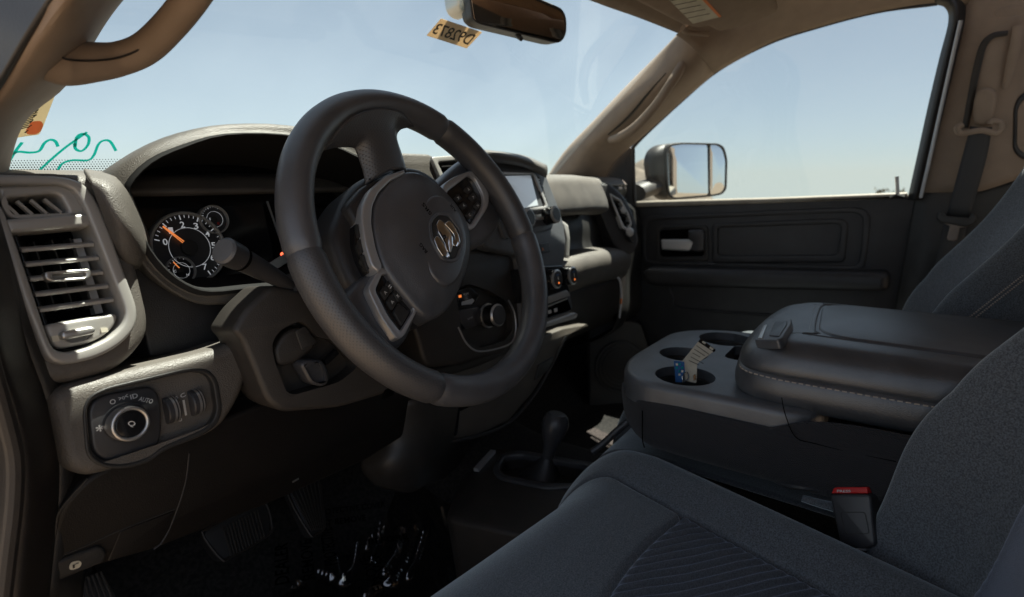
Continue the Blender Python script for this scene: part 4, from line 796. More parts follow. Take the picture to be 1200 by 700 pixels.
sm_ = obj('side_mirror', [(slab([(765, 188), (769, 176), (778, 169), (800, 166), (842, 167), (850, 171), (854, 186), (853, 222), (848, 228), (838, 231), (788, 235), (778, 232), (768, 212)], MM, -.06, -.006, .03, .03, dome=0), PL), (ringslab([(780, 176), (784, 169), (800, 167), (842, 168), (849, 172), (853, 186), (852, 222), (847, 228), (838, 230), (790, 234), (784, 230), (781, 214)], [(782, 178), (786, 171), (800, 169), (841, 170), (847, 174), (851, 187), (850, 221), (846, 226), (838, 228), (791, 232), (786, 229), (783, 214)], MM, -.02, .002, .02, .018, .002), PL)], door)
obj('mirror_pane', [(slab([(782, 178), (786, 171), (800, 169), (829, 169.4), (830, 229), (791, 232), (786, 229), (783, 214)], MM, -.02, -.001, .012, .001), MIRROR)], sm_)
spotp = Plane(MM.p, MM.n+V((-.10, .02, .05)))
obj('spot_mirror', [(slab([(832, 169.6), (841, 170), (847, 174), (851, 187), (850, 221), (846, 226), (838, 228), (832, 228.6)], MM, -.02, -.001, .010, .001, dome=.004), MIRROR)], sm_)
obj('mirror_arm', [(tube([X(744, 226, 1.28), X(760, 220, 1.34), X(780, 216, 1.46)], [.05, .045], 12, flat=.6), PLB)], sm_)

# rear cab: window frame behind the pillar, back wall and rear glass
rw = thing('rear_side_window', 'dark framed rear side window just behind the middle pillar', 'window', (1.21, -.8, .2))
RW = Plane((1.205, -.8, .2), (-1, 0, 0), (0, -1, 0))

rwo = [(1188, 126), (1194, 112), (1230, 92), (1290, 70), (1290, 205), (1230, 192), (1196, 186), (1187, 176)]
rwi = [(1193, 128), (1198, 118), (1232, 99), (1284, 78), (1284, 196), (1232, 184), (1200, 180), (1192, 172)]
obj('frame', [(ringslab(rwo, rwi, RW, -.04, .016, .03, .02, .004), RUB)], rw)
obj('pane', [(slab(rwi, RW, -.03, -.026, .02, 0), SGLASS)], rw)
obj('side_panel', [(slab2(RW, [(-.22, -.85), (.40, -.85), (.40, .30), (-.22, .30)], -.06, -.034, .003, holes=[(fillet([RW.to2(u, v, -.034) for u, v in rwi], .02), 0)]), TAN)], rw)
bw = thing('cab_back_wall', 'tan trimmed back wall of the cab with its rear window', 'cab wall', (.4, -1.2, 0))
BW = Plane((.4, -1.2, .1), (0, 1, 0))
obj('panel', [(slab2(BW, [(-.86, -.75), (.86, -.75), (.86, .46), (-.86, .46)], -.03, 0, .004, holes=[(fillet([V((-.6, .02)), V((.6, .02)), V((.58, .3)), V((-.58, .3))], .05), 0)]), TAN)], bw)
obj('rear_glass', [(slab2(BW, fillet([V((-.63, -.01)), V((.63, -.01)), V((.61, .33)), V((-.61, .33))], .05), -.025, -.02, 0), SGLASS)], bw)

# ================================================================== SEATS
SEAT_Z = -.335
def cushion_z(x, y):
    e = 0
    t = (y+.095)/.06
    z = SEAT_Z
    if y > -.17: z -= .075*((y+.17)/.095)**2 if y > -.17 else 0
    z += .022*math.exp(-((x-(.213 if y > -.2 else .213-.30*(-.2-y)))/.035)**2)+.022*math.exp(-((x+.215)/.035)**2)
    xr = .225 if y > -.2 else .225-.30*(-.2-y)
    if x > xr: z -= 2.0*(x-xr)**1.25
    if x < -.225: z -= 1.6*(-.225-x)**1.3
    z -= .012*math.exp(-((x)/.12)**2)*min(1, max(0, (-y-.2)/.1))
    return z
def seamx(y): return .174-.29*max(0, -y-.15)
def fext(x): return max(0, .12-x)*.17
def cushion(mirror=1):
    vs = []; fs = []; ins = []; nx, ny = 260, 260
    for i in range(ny+1):
        for j in range(nx+1):
            x = -.262+.524*j/nx
            y = -.072+fext(x)-(.55+fext(x))*(i/ny)
            z = cushion_z(x, y-fext(x)*max(0, 1-i/ny*3))
            d1 = abs(x-seamx(y)); d2 = abs(x+seamx(y)); d3 = abs(y+.243+.020*(abs(x)/.13)**2) if abs(x) < seamx(y) else 9
            # rounded front edge
            if y > -.10: z -= 0
            g = .0085
            z -= g*(math.exp(-(d1/.0038)**2)+math.exp(-(d2/.0038)**2)+(math.exp(-(d3/.0038)**2) if d3 < 1 else 0))
            inside = abs(x) < seamx(y) and y < -.243-.020*(abs(x)/.13)**2
            if inside: z += .004*min(1, min(d1, d2, d3)/.03); z += .0016*math.sin(2*math.pi*((y*.74+x*.67)/.0105))*min(1, min(d1, d2, d3)/.012)
            vs.append(V((x, y, z))); ins.append(inside)
    W = nx+1
    fa = []; fb = []
    for i in range(ny):
        for j in range(nx):
            f = (i*W+j, i*W+j+1, (i+1)*W+j+1, (i+1)*W+j); (fb if all(ins[k] for k in f) else fa).append(f)
    # skirts
    def skirt(idx, dx, dy):
        b = len(vs)
        for s, dz in ((.35, -.012), (.6, -.04), (.7, -.13)):
            for k in idx: vs.append(vs[k]+V((dx*s*.02, dy*s*.02, dz)))
        m = len(idx); rows = [idx]+[[b+r*m+k for k in range(m)] for r in range(3)]
        for a, c in zip(rows, rows[1:]):
            for k in range(m-1): fa.append((a[k], a[k+1], c[k+1], c[k]))
    skirt([j for j in range(W)], 0, 1); skirt([i*W+nx for i in range(ny+1)], 1, 0); skirt([i*W for i in range(ny+1)], -1, 0)
    return [((vs, fa, None), FAB), ((vs, fb, None), RIBF)]
def weld(o):
    bm = bmesh.new(); bm.from_mesh(o.data); bmesh.ops.remove_doubles(bm, verts=bm.verts, dist=1e-5)
    loose = [v for v in bm.verts if not v.link_faces]; bmesh.ops.delete(bm, geom=loose, context='VERTS')
    bmesh.ops.recalc_face_normals(bm, faces=bm.faces); bm.to_mesh(o.data); bm.free()
    for p in o.data.polygons: p.use_smooth = True
    return o
def back(x0):
    vs = []; fa = []; fb = []; ins = []; nx, nz = 150, 150
    for i in range(nz+1):
        s = i/nz; z = -.50+.88*s
        for j in range(nx+1):
            t = -1+2*j/nx; w = .222-.02*max(0, s-.6)
            # plan curve: flat centre, bolsters swelling forward, wrapping round the sides
            y = -.60-.27*(z+.30)+.05*math.exp(-((z+.16)/.12)**2)+.24*max(0, -z-.14)**.95
            b = abs(t); bol = .085*math.exp(-((b-.86)/.17)**2)*(1-.55*max(0, s-.45)/.55)
            yy = y+bol; xx = t*w
            if b > .90: q = (b-.90)/.10; yy -= .20*q**2.2*.9; xx = math.copysign(w*(.90+.085*math.sin(q*math.pi/2)), t)
            sx_ = .60+.04*math.sin(z*6)
            d1 = abs(b-sx_)*w; yy -= .006*math.exp(-(d1/.005)**2)
            inside = b < sx_
            if inside: yy += .0010*math.sin(2*math.pi*z/.0115)*min(1, d1/.012)
            vs.append(V((x0+xx, yy, z))); ins.append(inside)
    W = nx+1
    for i in range(nz):
        for j in range(nx):
            f = (i*W+j, i*W+j+1, (i+1)*W+j+1, (i+1)*W+j); (fb if all(ins[k] for k in f) else fa).append(f)
    return [((vs, fa, None), FAB), ((vs, fb, None), RIBF)]
ds = thing('driver_seat', 'dark grey cloth driver seat with ribbed centre panel, in the foreground', 'seat', (0, -.35, -.5))
weld(obj('cushion', cushion(), ds, smooth=0))
weld(obj('backrest', back(0), ds, smooth=0))
obj('seat_base', [(slab2(Plane((0, -.36, -.47), (0, 0, 1)), [(-.2, -.22), (.2, -.22), (.2, .2), (-.2, .2)], -.12, .02, .01), PL)], ds)
ps = thing('passenger_seat', 'dark grey cloth passenger seat behind the folded armrest', 'seat', (.80, -.35, -.5))
o2 = weld(obj('cushion', cushion(), ps, smooth=0)); o2.data.transform(Matrix.Translation((.80, -.0, 0)))
weld(obj('backrest', back(.80), ps, smooth=0))
from mathutils.bvhtree import BVHTree
pbk = [o for o in ps.children if o.name.startswith('backrest')][0]
bvh = BVHTree.FromPolygons([v.co for v in pbk.data.vertices], [tuple(p.vertices) for p in pbk.data.polygons])
def onback(u, v):
    h = bvh.ray_cast(CAM, ray(u, v).normalized()); return h[0]-ray(u, v).normalized()*.001 if h[0] else None
for du in (0, 5):
    sg = []
    for k in range(26):
        t = k/26; a = onback(1136+du+64*t, 372-50*t+du*.4); b = onback(1136+du+64*(t+.022), 372-50*(t+.022)+du*.4)
        if a and b and (a-b).length < .05: sg.append((tube([a, b], .0011, 6, n=2), STITCH))
    if sg: obj('stitch_line', sg, ps)

# ================================================================== CENTRE CONSOLE (folded middle seat)
cs = thing('center_console', 'folded center seat with cup holder tray and padded black leather armrest lid', 'console', (.39, -.4, -.3))
TPn = Plane((.38, -.3, -.2), (0, 0, 1))
def T2(x, y): return V((x-.38, y+.3))
def rr(x0, x1, y0, y1, r, k=8):
    return fillet([T2(x0, y0), T2(x1, y0), T2(x1, y1), T2(x0, y1)], r, k)
tray = fillet([T2(.205, -.40), T2(.555, -.40), T2(.560, -.20), T2(.50, -.125), T2(.29, -.118), T2(.207, -.155)], .05, 8)
def cup(x, y, r): return ([T2(x, y)+V((r*math.cos(2*math.pi*k/32), r*math.sin(2*math.pi*k/32))) for k in range(32)], .065)
cups = [cup(.262, -.222, .041), cup(.362, -.188, .037), cup(.487, -.222, .044)]
pit = (rr(.375, .46, -.30, -.245, .018, 6), .03)
tr_ = obj('cup_tray', [(slab2(TPn, tray, -.035, 0, .010, holes=cups+[pit]), CONS)], cs)
for x, y, r in ((.262, -.222, .041), (.362, -.188, .037), (.487, -.222, .044)):
    c = T2(x, y); obj('cup_liner', [(ring2(TPn, [c+V((r*1.02*math.cos(a), r*1.02*math.sin(a))) for a in [k*math.pi/24 for k in range(48)]], [c+V((r*.93*math.cos(a), r*.93*math.sin(a))) for a in [k*math.pi/24 for k in range(48)]], -.06, -.014, .003), PL), (slab2(TPn, circ2(c, r*.5, 20), -.065, -.055, .002), RUB)], tr_)
def side(z, e): return [V((x, y, z)) for x, y in ((.20+e, -.80), (.20+e, -.60), (.20+e, -.40), (.204+e, -.22), (.222+e, -.165-e*.3), (.268+e, -.132-e), (.36, -.126-e), (.48, -.130-e), (.54-e, -.16-e), (.56-e, -.24), (.56-e, -.5), (.56-e, -.80))]
obj('body', [(loft([side(-.226, .004), side(-.232, -.003), side(-.25, -.002), side(-.275, .002), side(-.298, .016), side(-.312, .05), side(-.315, .12)], 6, 4), TWILL), (loft([[V((.205, -.8, -.2)), V((.205, -.5, -.2)), V((.205, -.40, -.205)), V((.203, -.345, -.225))], [V((.200, -.8, -.235)), V((.200, -.5, -.235)), V((.200, -.40, -.235)), V((.200, -.345, -.238))]], 6, 3), TWILL)], cs, solid=.003)
obj('body_seam', [(tube([X(916, 466, .1985), X(920, 485, .1965), X(932, 512, .1965), X(955, 520, .1965), X(1000, 531, .1965), X(1050, 541, .1965)], .0006, 6), VOID)], cs)
obj('body_seam', [(tube([V((.2005, -.185, -.240)), V((.200, -.187, -.28)), V((.206, -.188, -.296))], .0008, 6), VOID)], cs)
# armrest lid: lower shell, stitched upper shell, raised centre
def lidring(z, e, f=0): return [V((x, y, z)) for x, y in ((.222+e, -.9), (.222+e, -.60), (.222+e, -.40), (.226+e, -.335-f), (.245+e, -.300-e*.6-f), (.30, -.286-e-f), (.40, -.284-e-f), (.49, -.290-e-f), (.535-e, -.305-e*.6-f), (.553-e, -.345-f), (.556-e, -.50), (.556-e, -.9))]
LZ = 0
lid = obj('armrest_lid', [(loft([lidring(-.205, .014), lidring(-.204, .005), lidring(-.190, -.002), lidring(-.172, .000), lidring(-.1665, .004), lidring(-.162, .002), lidring(-.152, .003, .002), lidring(-.139, .009, .006), lidring(-.1305, .022, .015), lidring(-.1265, .042, .028), lidring(-.1255, .10, .05)], 6, 4), LIDL)], cs, solid=.003)
LT = Plane((.39, -.6, -.1255), (0, 0, 1))
padp = fillet([V((.276-.39, -.9+.6)), V((.508-.39, -.9+.6)), V((.500-.39, -.362+.6)), V((.288-.39, -.378+.6))], .045, 8)
obj('lid_pad', [(slab2(LT, padp, -.006, .0035, .004), LIDL)], lid)
op = inset(padp if area(padp) > 0 else padp[::-1], -.0045)
def stitches(path, step, dash_, r, up_=None):
    out = []; L = [0]
    for a, b in zip(path, path[1:]): L.append(L[-1]+(b-a).length)
    def at(s):
        for k in range(len(L)-1):
            if L[k+1] >= s: return path[k].lerp(path[k+1], (s-L[k])/max(1e-9, L[k+1]-L[k]))
        return path[-1]
    s = 0
    while s+dash_ < L[-1]: out.append((tube([at(s), at(s+dash_)], r, 6, n=2), STITCH)); s += step
    return out
obj('pad_piping', [(tube([LT.to3(a.x, a.y, .0005) for a in op[::3]], .0016, 6, closed=True, n=160), LIDL)], lid)
obj('stitching', stitches(cr([v+V((-.0012, .0006, 0)) for v in lidring(-.1695, .0005)[1:6]], 120), .0075, .0048, .0009), lid)
dark = stitches(cr([LT.to3(a.x, a.y, .0003) for a in inset(op if area(op) > 0 else op[::-1], -.006)], 300, True), .0075, .004, .0006)
obj('pad_stitching', [(g, DSATIN) for g, m in dark], lid)
LA = Plane(Z(905, 387, -.1245), (-.05, .30, .95))
obj('lid_latch', [(slab([(884, 398), (894, 377), (900, 374), (927, 373), (927, 379), (917, 395), (912, 398)], LA, -.01, .002, .004, .002), CONS), (slab([(901, 393), (908, 377), (922, 376), (922, 380), (913, 394)], LA, 0, .0032, .003, .001), SMOOTHP), (slab([(888, 396), (895, 381), (899, 380), (893, 396)], LA, 0, .0036, .001, .0006), BRUSH)], lid)
# centre seat cushion under the folded armrest
cc = thing('center_seat_cushion', 'narrow dark cloth seat cushion under the folded center console', 'seat cushion', (.40, -.4, -.4))
obj('pad', [(loft([[V((x, y, z)) for x in (.27, .32, .42, .50)] for y, z in ((-.085, -.46), (-.08, -.40), (-.10, -.36), (-.16, -.345), (-.30, -.35), (-.6, -.36))], 4, 5), FAB)], cc, solid=.004)
obj('seat_bar', [(tube([X(694, 530, .30), X(706, 521, .31), X(722, 506, .32), X(736, 494, .33)], .006, 10), SMOOTHP)], cc)

# things in the cup holder
KT = Plane(TPn.to3(*T2(.262, -.225), -.0), (-.55, -.45, .7))
tag(obj('key_tag_card', [(slab([(821, 397), (839, 410), (817, 426), (816, 449), (803, 446), (798, 425)], KT, -.0006, .0006, .002, 0), PAPER), (slab([(821, 397), (839, 410), (837, 413), (818, 400.5)], KT, .0006, .001, .001, 0), GLOSS), (slab([(824, 399.5), (827.5, 402), (826, 403.6), (822.4, 401)], KT, .0009, .0013, 0, 0), PAPER), (slab([(832.5, 406), (836.5, 409), (834.8, 410.8), (831, 408)], KT, .0009, .0013, 0, 0), PAPER)] +
    [(bar(KT.pt(816-k*2.2, 405+k*4.4, .0008), KT.pt(831-k*2.2-(k % 3)*3, 415.5+k*3.6-(k % 3)*2, .0008), .0008, .0003, KT.n), INK) for k in range(5)]), 'pale printed card standing in the nearest cup holder', 'card')
KB = Plane(TPn.to3(*T2(.258, -.222), 0), (-.75, -.55, .25))
tag(obj('parking_ticket', [(slab([(790, 423), (802, 424), (803, 448), (792, 448)], KB, -.001, .001, .001, 0), BLUE)]+[(slab([(792+(k % 3)*3.2, 426+(k//3)*4), (794.4+(k % 3)*3.2, 426+(k//3)*4), (794.4+(k % 3)*3.2, 428.5+(k//3)*4), (792+(k % 3)*3.2, 428.5+(k//3)*4)], KB, .001, .0014, 0, 0), TEAL if k % 2 else PAPER) for k in (0, 1, 3, 5, 7, 8, 10)]), 'small blue foil packet standing in the nearest cup holder', 'packet')
tag(obj('key_ring', [(tube([KB.pt(804+3*math.cos(a), 441+5*math.sin(a), .004) for a in [k*math.pi/5 for k in range(10)]], .0011, 6, closed=True, n=30), CHROME), (slab([(799, 441), (803, 439), (804, 447), (800, 449)], KB, .002, .004, .001, .0005), CHROME), (slab([(812, 440), (815, 438), (816, 445), (813, 446)], KT, .003, .005, .001, .0005), CHROME)]), 'shiny metal key ring in the nearest cup holder beside the card', 'keys')

# buckle
BKP = Plane(X(1000, 620, .182), (-.90, .38, .25))
bkl = thing('belt_buckle', 'black seat belt buckle with red release button beside the driver seat', 'buckle', BKP.p)
obj('body', [(slab([(972, 582), (975, 579), (1016, 579), (1020, 582), (1026, 640), (1012, 644), (990, 641), (984, 636)], BKP, -.022, 0, .004, .003), SMOOTHP), (ringslab([(984, 600), (1014, 600), (1019, 626), (990, 626)], [(985, 601), (1013, 601), (1018, 625), (991, 625)], BKP, -.002, .0005, .003, .003, .0002), PL)], bkl)
obj('release_button', [(slab([(974, 578.5), (976, 573), (979, 571), (1016, 571), (1017, 578.5)], BKP, -.018, -.001, .001, .001), RED), (quadtext('PRESS', BKP.pt(981, 574.2, -.0004), BKP.pt(997, 574.2, -.0004), BKP.pt(997, 577.2, -.0004), BKP.pt(981, 577.2, -.0004)), WHITE)], bkl)
obj('buckle_strap', [(slab([(994, 642), (1022, 643), (1026, 662), (1000, 656)], BKP, -.014, -.008, .002, .001), WEB), (tube([BKP.pt(1000, 656, -.005), BKP.pt(1012, 662, -.003), BKP.pt(1026, 666, -.003), BKP.pt(1031, 664, -.005), BKP.pt(1029, 652, -.01)], .0018, 8), BRUSH), (slab([(1003, 643), (1015, 643.5), (1015, 645.5), (1003, 645)], BKP, -.01, .001, 0, 0), DSATIN)], bkl)
tag(obj('seat_adjuster', [(tube([X(909, 563, .225), X(922, 567, .215), X(940, 570, .21), X(962, 573, .215)], [.004, .007, .007, .005], 10, flat=.7), SMOOTHP), (tube([X(940, 584, .21), X(960, 590, .21), X(976, 594, .212)], [.006, .008], 10, flat=.6), FAB)]), 'thin black recliner lever between the driver seat and console', 'lever')

# ================================================================== TRANSFER CASE LEVER, FLOOR, PEDALS
GX = Plane((.26, 0, -.42), (-.06, .10, .99))
fc = thing('floor_console', 'low black floor console with a recessed lever slot beside the driver seat', 'floor console', (.26, .03, -.5))
obj('housing', [(slab([(534, 572), (556, 540), (578, 524), (600, 524), (700, 540), (760, 560), (760, 640), (680, 640), (520, 606)], GX, -.16, .0, .02, .010, holes=[([(584, 545), (592, 533), (612, 531), (690, 545), (700, 566), (640, 566), (590, 556)], .015, .03)]), PLB)], fc)
obj('slot_rim', [(ringslab([(576, 550), (588, 530), (612, 527), (694, 542), (706, 568), (640, 572), (584, 560)], [(584, 548), (592, 534), (612, 532), (688, 545), (698, 565), (640, 566), (590, 556)], GX, -.006, .005, .015, .012, .003), SMOOTHP)], fc)
obj('side_bracket', [(bar(GX.pt(558, 551, .004), GX.pt(578, 529, .004), .010, .006, GX.n), DSATIN)], fc)
lv = thing('gear_lever', 'black transfer case lever with a round shift pattern knob on the floor console', 'gear lever', GX.pt(640, 555, 0))
kt = X(653, 487, .315); kb_ = X(640, 545, .30)
ax = (kt-kb_).normalized()
L_ = (kt-kb_).length
obj('knob', [(lathe(kb_+ax*.012, ax, [(.010, 0), (.011, .004), (.0115, .02), (.0135, L_-.066), (.0205, L_-.048), (.0238, L_-.034), (.0235, L_-.024), (.0205, L_-.014), (.0150, L_-.0085), (.012, L_-.008)], 32), SMOOTHP)], lv)
KK = Plane(kt-ax*.0078, ax, (0, -1, 0))
obj('shift_pattern', [(slab2(KK, circ2((0, 0), .0125, 24), -.004, .0006, .0004), SMOOTHP), (slab2(KK, [(-.008, .003), (.008, .003), (.008, .0055), (-.008, .0055)], .0004, .001, 0), WHITE), (slab2(KK, [(-.008, -.005), (.008, -.005), (.008, -.0025), (-.008, -.0025)], .0004, .001, 0), WHITE), (slab2(KK, [(-.0014, -.008), (.0014, -.008), (.0014, .0085), (-.0014, .0085)], .0004, .00105, 0), WHITE)], lv)
obj('boot', [(lathe(kb_-ax*.035, ax, [(.045, 0), (.036, .012), (.026, .025), (.019, .036), (.013, .046), (.0115, .05)], 28), RUB)], lv)

def fz(x, y):
    z = -.64
    z += .17*math.exp(-((x-.40)/.16)**4)*min(1, max(0, (y+.9)/.3))
    if y > .36: z += (y-.36)*1.15
    if y > .2 and .15 < x < .68: z += .10*max(0, (y-.2)/.2)*math.exp(-((x-.40)/.2)**4)
    return z+.002*math.sin(x*23+y*9)
fl = struct(obj('floor', [(loft([[V((x, y, fz(x, y))) for x in [-.42+.057*k for k in range(30)]] for y in [-1.2+.09*k for k in range(20)]], 2, 2), CARPET)], solid=.01))
struct(obj('cowl', [(bar(V((-.45, .70, -.01)), V((1.25, .70, -.01)), .16, .03), VOID)]))
fwll = struct(obj('firewall', [(bar(V((-.5, .74, -.42)), V((1.25, .74, -.42)), .04, .8), VOID)]))
struct(obj('sill', [(bar(V((-.45, .55, -.66)), V((-.45, -1.2, -.66)), .08, .10, bev=.02), PLB)]))
struct(obj('cowl_side', [(bar(V((-.44, .16, -.4)), V((-.44, .72, -.4)), .03, .74), PL), (bar(V((1.24, .16, -.4)), V((1.24, .72, -.4)), .03, .74), PL)]))

from mathutils import noise
FB = Plane((0, .2, -.615), (0, 0, 1))
folds = [[(434, 608), (436, 622), (430, 645)], [(448, 618), (442, 640), (436, 658)], [(470, 634), (462, 655), (450, 676)], [(483, 634), (474, 660), (460, 688)], [(496, 640), (486, 664), (478, 684)], [(335, 668), (358, 670), (388, 686)],
         [(298, 676), (315, 681), (338, 688)], [(352, 622), (358, 632), (364, 640)], [(405, 690), (415, 668), (420, 640)], [(455, 690), (440, 696), (428, 704)], [(376, 640), (392, 660), (400, 690)], [(315, 690), (330, 694), (350, 692)]]
fl2 = []
for f_ in folds:
    q = cr([V(FB.to2(u, v)) for u, v in f_], 14); fl2.append(q)
rnd = random.Random(4)
NX, NY = 250, 220; vs = []; fs = []
for i in range(NY+1):
    for j in range(NX+1):
        x = -.26+.50*j/NX; y = -.06+.395*i/NY
        p = V(((V((x, y, FB.p.z))-FB.p).dot(FB.ex), (V((x, y, FB.p.z))-FB.p).dot(FB.ey)))
        h = .030+.014*noise.noise(V((x*9, y*9, 1)))+.0025*noise.ridged_multi_fractal(V((x*30-y*12, y*8+x*3, 0)), 1., 2.2, 3, .9, 2)
        for k, q in enumerate(fl2):
            d = min((p-a).length_squared for a in q)
            if d < .0009: h += (.011+.003*(k % 3))*math.exp(-d/(.0055+.0016*(k % 4))**2)
        vs.append(V((x, y, fz(x, y)+h)))
for i in range(NY):
    for j in range(NX): a = i*(NX+1)+j; fs.append((a, a+1, a+NX+2, a+NX+1))
pf = thing('protective_film', 'crumpled clear plastic film with printed warning lying on the driver floor', 'plastic film', (0, .2, -.6))
obj('sheet', [((vs, fs, None), FILM)], pf, smooth=0)
FP = Plane((0, .2, -.590), (0, -.1, 1))
for (u, v, w, h, r, s) in ((385, 640, .10, .022, 1.0, 'PROTECTIVE'), (397, 611, .10, .018, -.65, 'MUST REMOVE'), (412, 596, .13, .018, -.65, 'PROTECTIVE COVER'), (437, 676, .10, .018, 1.15, 'REMOVE'), (446, 668, .09, .018, 1.15, 'COVER'), (330, 660, .10, .022, 1.0, 'DEALER'), (360, 655, .10, .02, 1.0, 'REMOVE'), (455, 632, .07, .016, -.65, 'BEFORE')):
    obj('warning_print', [(ptext(s, u, v, w, h, FP, .014, r), VOID)], pf)

def pedal(name, label, pix, pl, h, ribs, frame, cat='pedal', group=None):
    t = thing(name, label, cat, pl.p); pd = obj('pad', [(slab(pix, pl, -.02, 0, .012, .004), RUB)], t)
    obj('ribs', [(bar(pl.pt(*a, .001), pl.pt(*b, .001), .0026, .003, pl.n, .0006), PLB) for a, b in ribs], pd)
    if frame: obj('rim', [(tube([pl.pt(u, v, .0) for u, v in frame], .0022, 8, closed=True, n=80), PLB)], pd)
    ctr_ = sum((pl.pt(u, v, -.01) for u, v in pix), V())/len(pix)
    obj('arm', [(tube([ctr_, ctr_+V((.0, .06, .06)), ctr_+V((0, .12, .25))], .011, 10), PL)], t)
    return t
BR = Plane(X(278, 622, -.10), (0, -.86, .5))
pedal('brake_pedal', 'wide ribbed brake pedal under the driver side knee panel', [(237, 627), (243, 618), (300, 588), (312, 590), (319, 612), (316, 628), (270, 655), (258, 657), (250, 648)], BR, 0,
      [((262+k*3.6, 618-k*1.9), (271+k*3.6, 652-k*1.95)) for k in range(12)], [(238, 627), (246, 618), (300, 590), (312, 592), (318, 612), (314, 627), (270, 653), (259, 655)])
GA = Plane(X(360, 595, .01), (0, -.80, .6))
pedal('accelerator_pedal', 'narrow tapered ribbed accelerator pedal to the right of the brake', [(336, 572), (372, 560), (378, 590), (381, 618), (370, 628), (362, 626)], GA, 0,
      [((341+k*4.6, 574-k*1.6), (365+k*2.1, 622-k*.4)) for k in range(8)], [(337, 573), (371, 562), (377, 590), (380, 617), (370, 626), (362, 624)])
PKP = Plane(X(110, 690, -.30), (0, -.85, .5))
pedal('parking_brake_pedal', 'small ribbed parking brake pedal at the lower left edge', [(78, 690), (84, 680), (120, 666), (140, 700), (142, 716), (96, 724)], PKP, 0,
      [((88+k*5, 682-k*2), (96+k*6.5, 722-k*2)) for k in range(7)], None)

sk = thing('speaker', 'round dark speaker grille in the passenger footwell side', 'speaker', (1.15, .3, -.45))
SKP = Plane(X(730, 440, 1.12), (-.75, -.65, .1))
obj('kick_panel', [(slab([(690, 378), (706, 372), (752, 378), (790, 500), (690, 520)], SKP, -.02, 0, .02, .008), PL)], sk)
obj('grille', [(disc(SKP, 728, 430, .085, -.004, .004, .003, dome=.006), RUB)]+[(annulus(SKP, 728, 430, .085-.012*k, .081-.012*k, .002, .010, .001), PL) for k in range(6)], sk)
tag(obj('hanging_cord', [(tube([X(724, 325, .90), X(727, 331, .90), X(728, 345, .905), X(727, 360, .905), X(726, 373, .90)], .0028, 8), CORD), (tube([X(728, 350, .904), X(727.6, 356, .904)], .0031, 8, n=4), ORANGE)]), 'thin white cord hanging from the passenger side dash edge', 'cord')
# ================================================================== OUTSIDE
def gz(x, y):
    r = math.hypot(x, y); return -1.75-max(0, r-6)*.022-(.0 if r < 200 else 0)
GR = mat('dry_ground', (.12, .088, .058), .95, bump=1, scale=8, col2=(.16, .12, .08), vscale=.7)
rad = [0, 3, 6, 12, 25, 50, 100, 220, 500, 1200, 3000]
vs = [V((0, 0, -1.75))]; fs = []; ns = 72
for r in rad[1:]:
    for k in range(ns): a = 2*math.pi*k/ns; x, y = r*math.cos(a), r*math.sin(a); vs.append(V((x, y, -1.75-max(0, r-6)*.05)))
for k in range(ns): fs.append((0, 1+k, 1+(k+1) % ns))
for i in range(len(rad)-2):
    for k in range(ns): a = 1+i*ns; b = a+ns; fs.append((a+k, b+k, b+(k+1) % ns, a+(k+1) % ns))
struct(obj('ground', [((vs, fs, None), GR)], smooth=0))
# dirt bank beyond the passenger side mirror
from mathutils import noise as mn
dirv = ray(752, 210); dirv.z = 0; dirv.normalize()
BKM = mat('dirt_bank', (.20, .165, .13), 1, bump=1, scale=4, col2=(.10, .085, .07), vscale=1.5)
bc = CAM+dirv*40; sd = V((-dirv.y, dirv.x, 0)); vs = []; fs = []
for i in range(41):
    for j in range(31):
        a = -1+2*i/40; b = -1+2*j/30
        p = bc+sd*(a*7.5)+dirv*(b*5)
        h = 2.7*max(0, 1-a*a)**1.3*max(0, 1-b*b)**.8*(1+.25*mn.noise(p*.7)); p.z = -3.6+h*1.75; vs.append(p)
for i in range(40):
    for j in range(30): fs.append((i*31+j, i*31+j+1, (i+1)*31+j+1, (i+1)*31+j))
struct(obj('hill', [((vs, fs, None), BKM)], smooth=0))
# distant tree seen low in the passenger window
FOL = mat('dry_foliage', (.07, .075, .045), .9, col2=(.11, .105, .07), vscale=3); BARK = mat('bark', (.09, .065, .045), .9, bump=.6, scale=30)
def tree(u, D, h, wd, label, seed):
    rnd = random.Random(seed); d = ray(u, 216); d.z = 0; d.normalize(); b = CAM+d*D; b.z = -1.75-max(0, D-6)*.05
    t = thing('tree', label, 'tree', b, 'scrubby trees on the horizon')
    tr = [(tube([b, b+V((0, 0, h*.35)), b+V((.1*h*.3, 0, h*.7))], [h*.035, h*.015], 8), BARK)]
    ends = []
    for k in range(9):
        a = rnd.random()*6.28; s = b+V((0, 0, h*(.3+.04*k))); e = s+V((math.cos(a)*wd*rnd.uniform(.4, .9), math.sin(a)*wd*rnd.uniform(.4, .9), h*rnd.uniform(.15, .42))); ends.append(e)
        tr.append((tube([s, s.lerp(e, .5)+V((0, 0, h*.03)), e], [h*.014, h*.005], 6), BARK))
    obj('trunk', tr, t)
    vs = []; fs = []
    for k in range(700):
        c = rnd.choice(ends)+V((rnd.gauss(0, wd*.22), rnd.gauss(0, wd*.22), rnd.gauss(0, h*.07))); s = rnd.uniform(.03, .07)*h
        n = V((rnd.gauss(0, 1), rnd.gauss(0, 1), rnd.gauss(0, 1))).normalized(); e = n.orthogonal().normalized(); g = n.cross(e); i = len(vs)
        vs += [c+e*s, c+g*s*.5, c-e*s, c-g*s*.5]; fs.append((i, i+1, i+2, i+3))
    obj('crown', [((vs, fs, None), FOL)], t, smooth=0, recalc=False)
tree(1041, 60, 3.3, 1.3, 'sparse scrubby tree far off beyond the lower rear corner of the passenger window', 3)

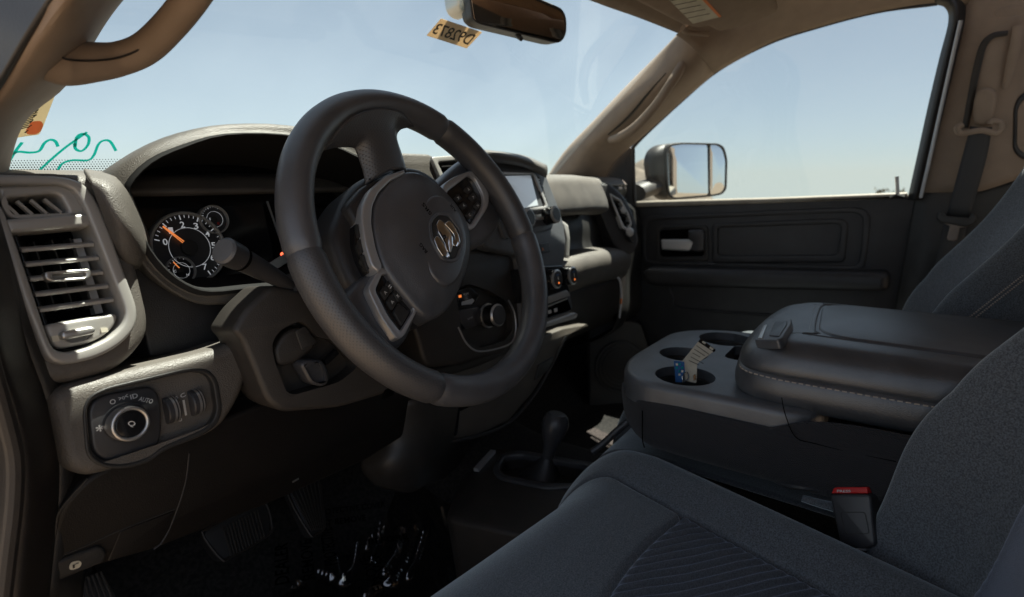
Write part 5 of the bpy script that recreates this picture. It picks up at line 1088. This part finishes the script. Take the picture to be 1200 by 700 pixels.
# ================================================================== LIGHT, SKY, CAMERA
sc = bpy.context.scene
w = bpy.data.worlds.new('World'); sc.world = w; w.use_nodes = True; nt = w.node_tree; bg = nt.nodes['Background']
sky = nt.nodes.new('ShaderNodeTexSky'); sky.sky_type = 'NISHITA'; sky.sun_disc = False
SUN_AZ, SUN_EL = R_(104), R_(71)            # azimuth clockwise from vehicle forward
sky.sun_elevation = SUN_EL; sky.sun_rotation = SUN_AZ; sky.air_density = .9; sky.dust_density = 1.0; sky.ozone_density = 1.0; sky.altitude = 1500
tc = nt.nodes.new('ShaderNodeTexCoord'); sp_ = nt.nodes.new('ShaderNodeSeparateXYZ'); cb = nt.nodes.new('ShaderNodeCombineXYZ'); mx = nt.nodes.new('ShaderNodeMath'); mx.operation = 'MAXIMUM'; mx.inputs[1].default_value = .015
nt.links.new(tc.outputs['Generated'], sp_.inputs[0]); nt.links.new(sp_.outputs[0], cb.inputs[0]); nt.links.new(sp_.outputs[1], cb.inputs[1]); nt.links.new(sp_.outputs[2], mx.inputs[0]); nt.links.new(mx.outputs[0], cb.inputs[2])
nt.links.new(cb.outputs[0], sky.inputs['Vector']); hs = nt.nodes.new('ShaderNodeHueSaturation'); hs.inputs['Saturation'].default_value = .72; nt.links.new(sky.outputs[0], hs.inputs['Color']); gm = nt.nodes.new('ShaderNodeGamma'); gm.inputs['Gamma'].default_value = .62; nt.links.new(hs.outputs[0], gm.inputs['Color']); nt.links.new(gm.outputs[0], bg.inputs['Color']); bg.inputs['Strength'].default_value = .075
sd_ = V((math.sin(SUN_AZ)*math.cos(SUN_EL), math.cos(SUN_AZ)*math.cos(SUN_EL), math.sin(SUN_EL)))
ld = bpy.data.lights.new('sun', 'SUN'); ld.energy = 5; ld.angle = R_(.53); ld.color = (1, .90, .78)
lo = bpy.data.objects.new('sun', ld); C.objects.link(lo); lo.rotation_euler = (-sd_).to_track_quat('-Z', 'Y').to_euler(); lo.location = (0, 0, 5)
cd = bpy.data.cameras.new('camera'); co = bpy.data.objects.new('camera', cd); C.objects.link(co); sc.camera = co
m3 = Matrix((rt, up, -fw)).transposed(); co.matrix_world = Matrix.Translation(CAM) @ m3.to_4x4()
cd.sensor_width = 36; cd.lens = 36*F/1200; cd.clip_start = .01; cd.clip_end = 6000
cd.dof.use_dof = True; cd.dof.focus_distance = .62; cd.dof.aperture_fstop = 5.6
sc.view_settings.view_transform = 'Standard'; sc.view_settings.look = 'None'; sc.view_settings.exposure = 2.1; sc.view_settings.gamma = 1
sc.cycles.max_bounces = 10; sc.cycles.transparent_max_bounces = 12; sc.cycles.diffuse_bounces = 5
sc.render.resolution_x = 1024; sc.render.resolution_y = 597
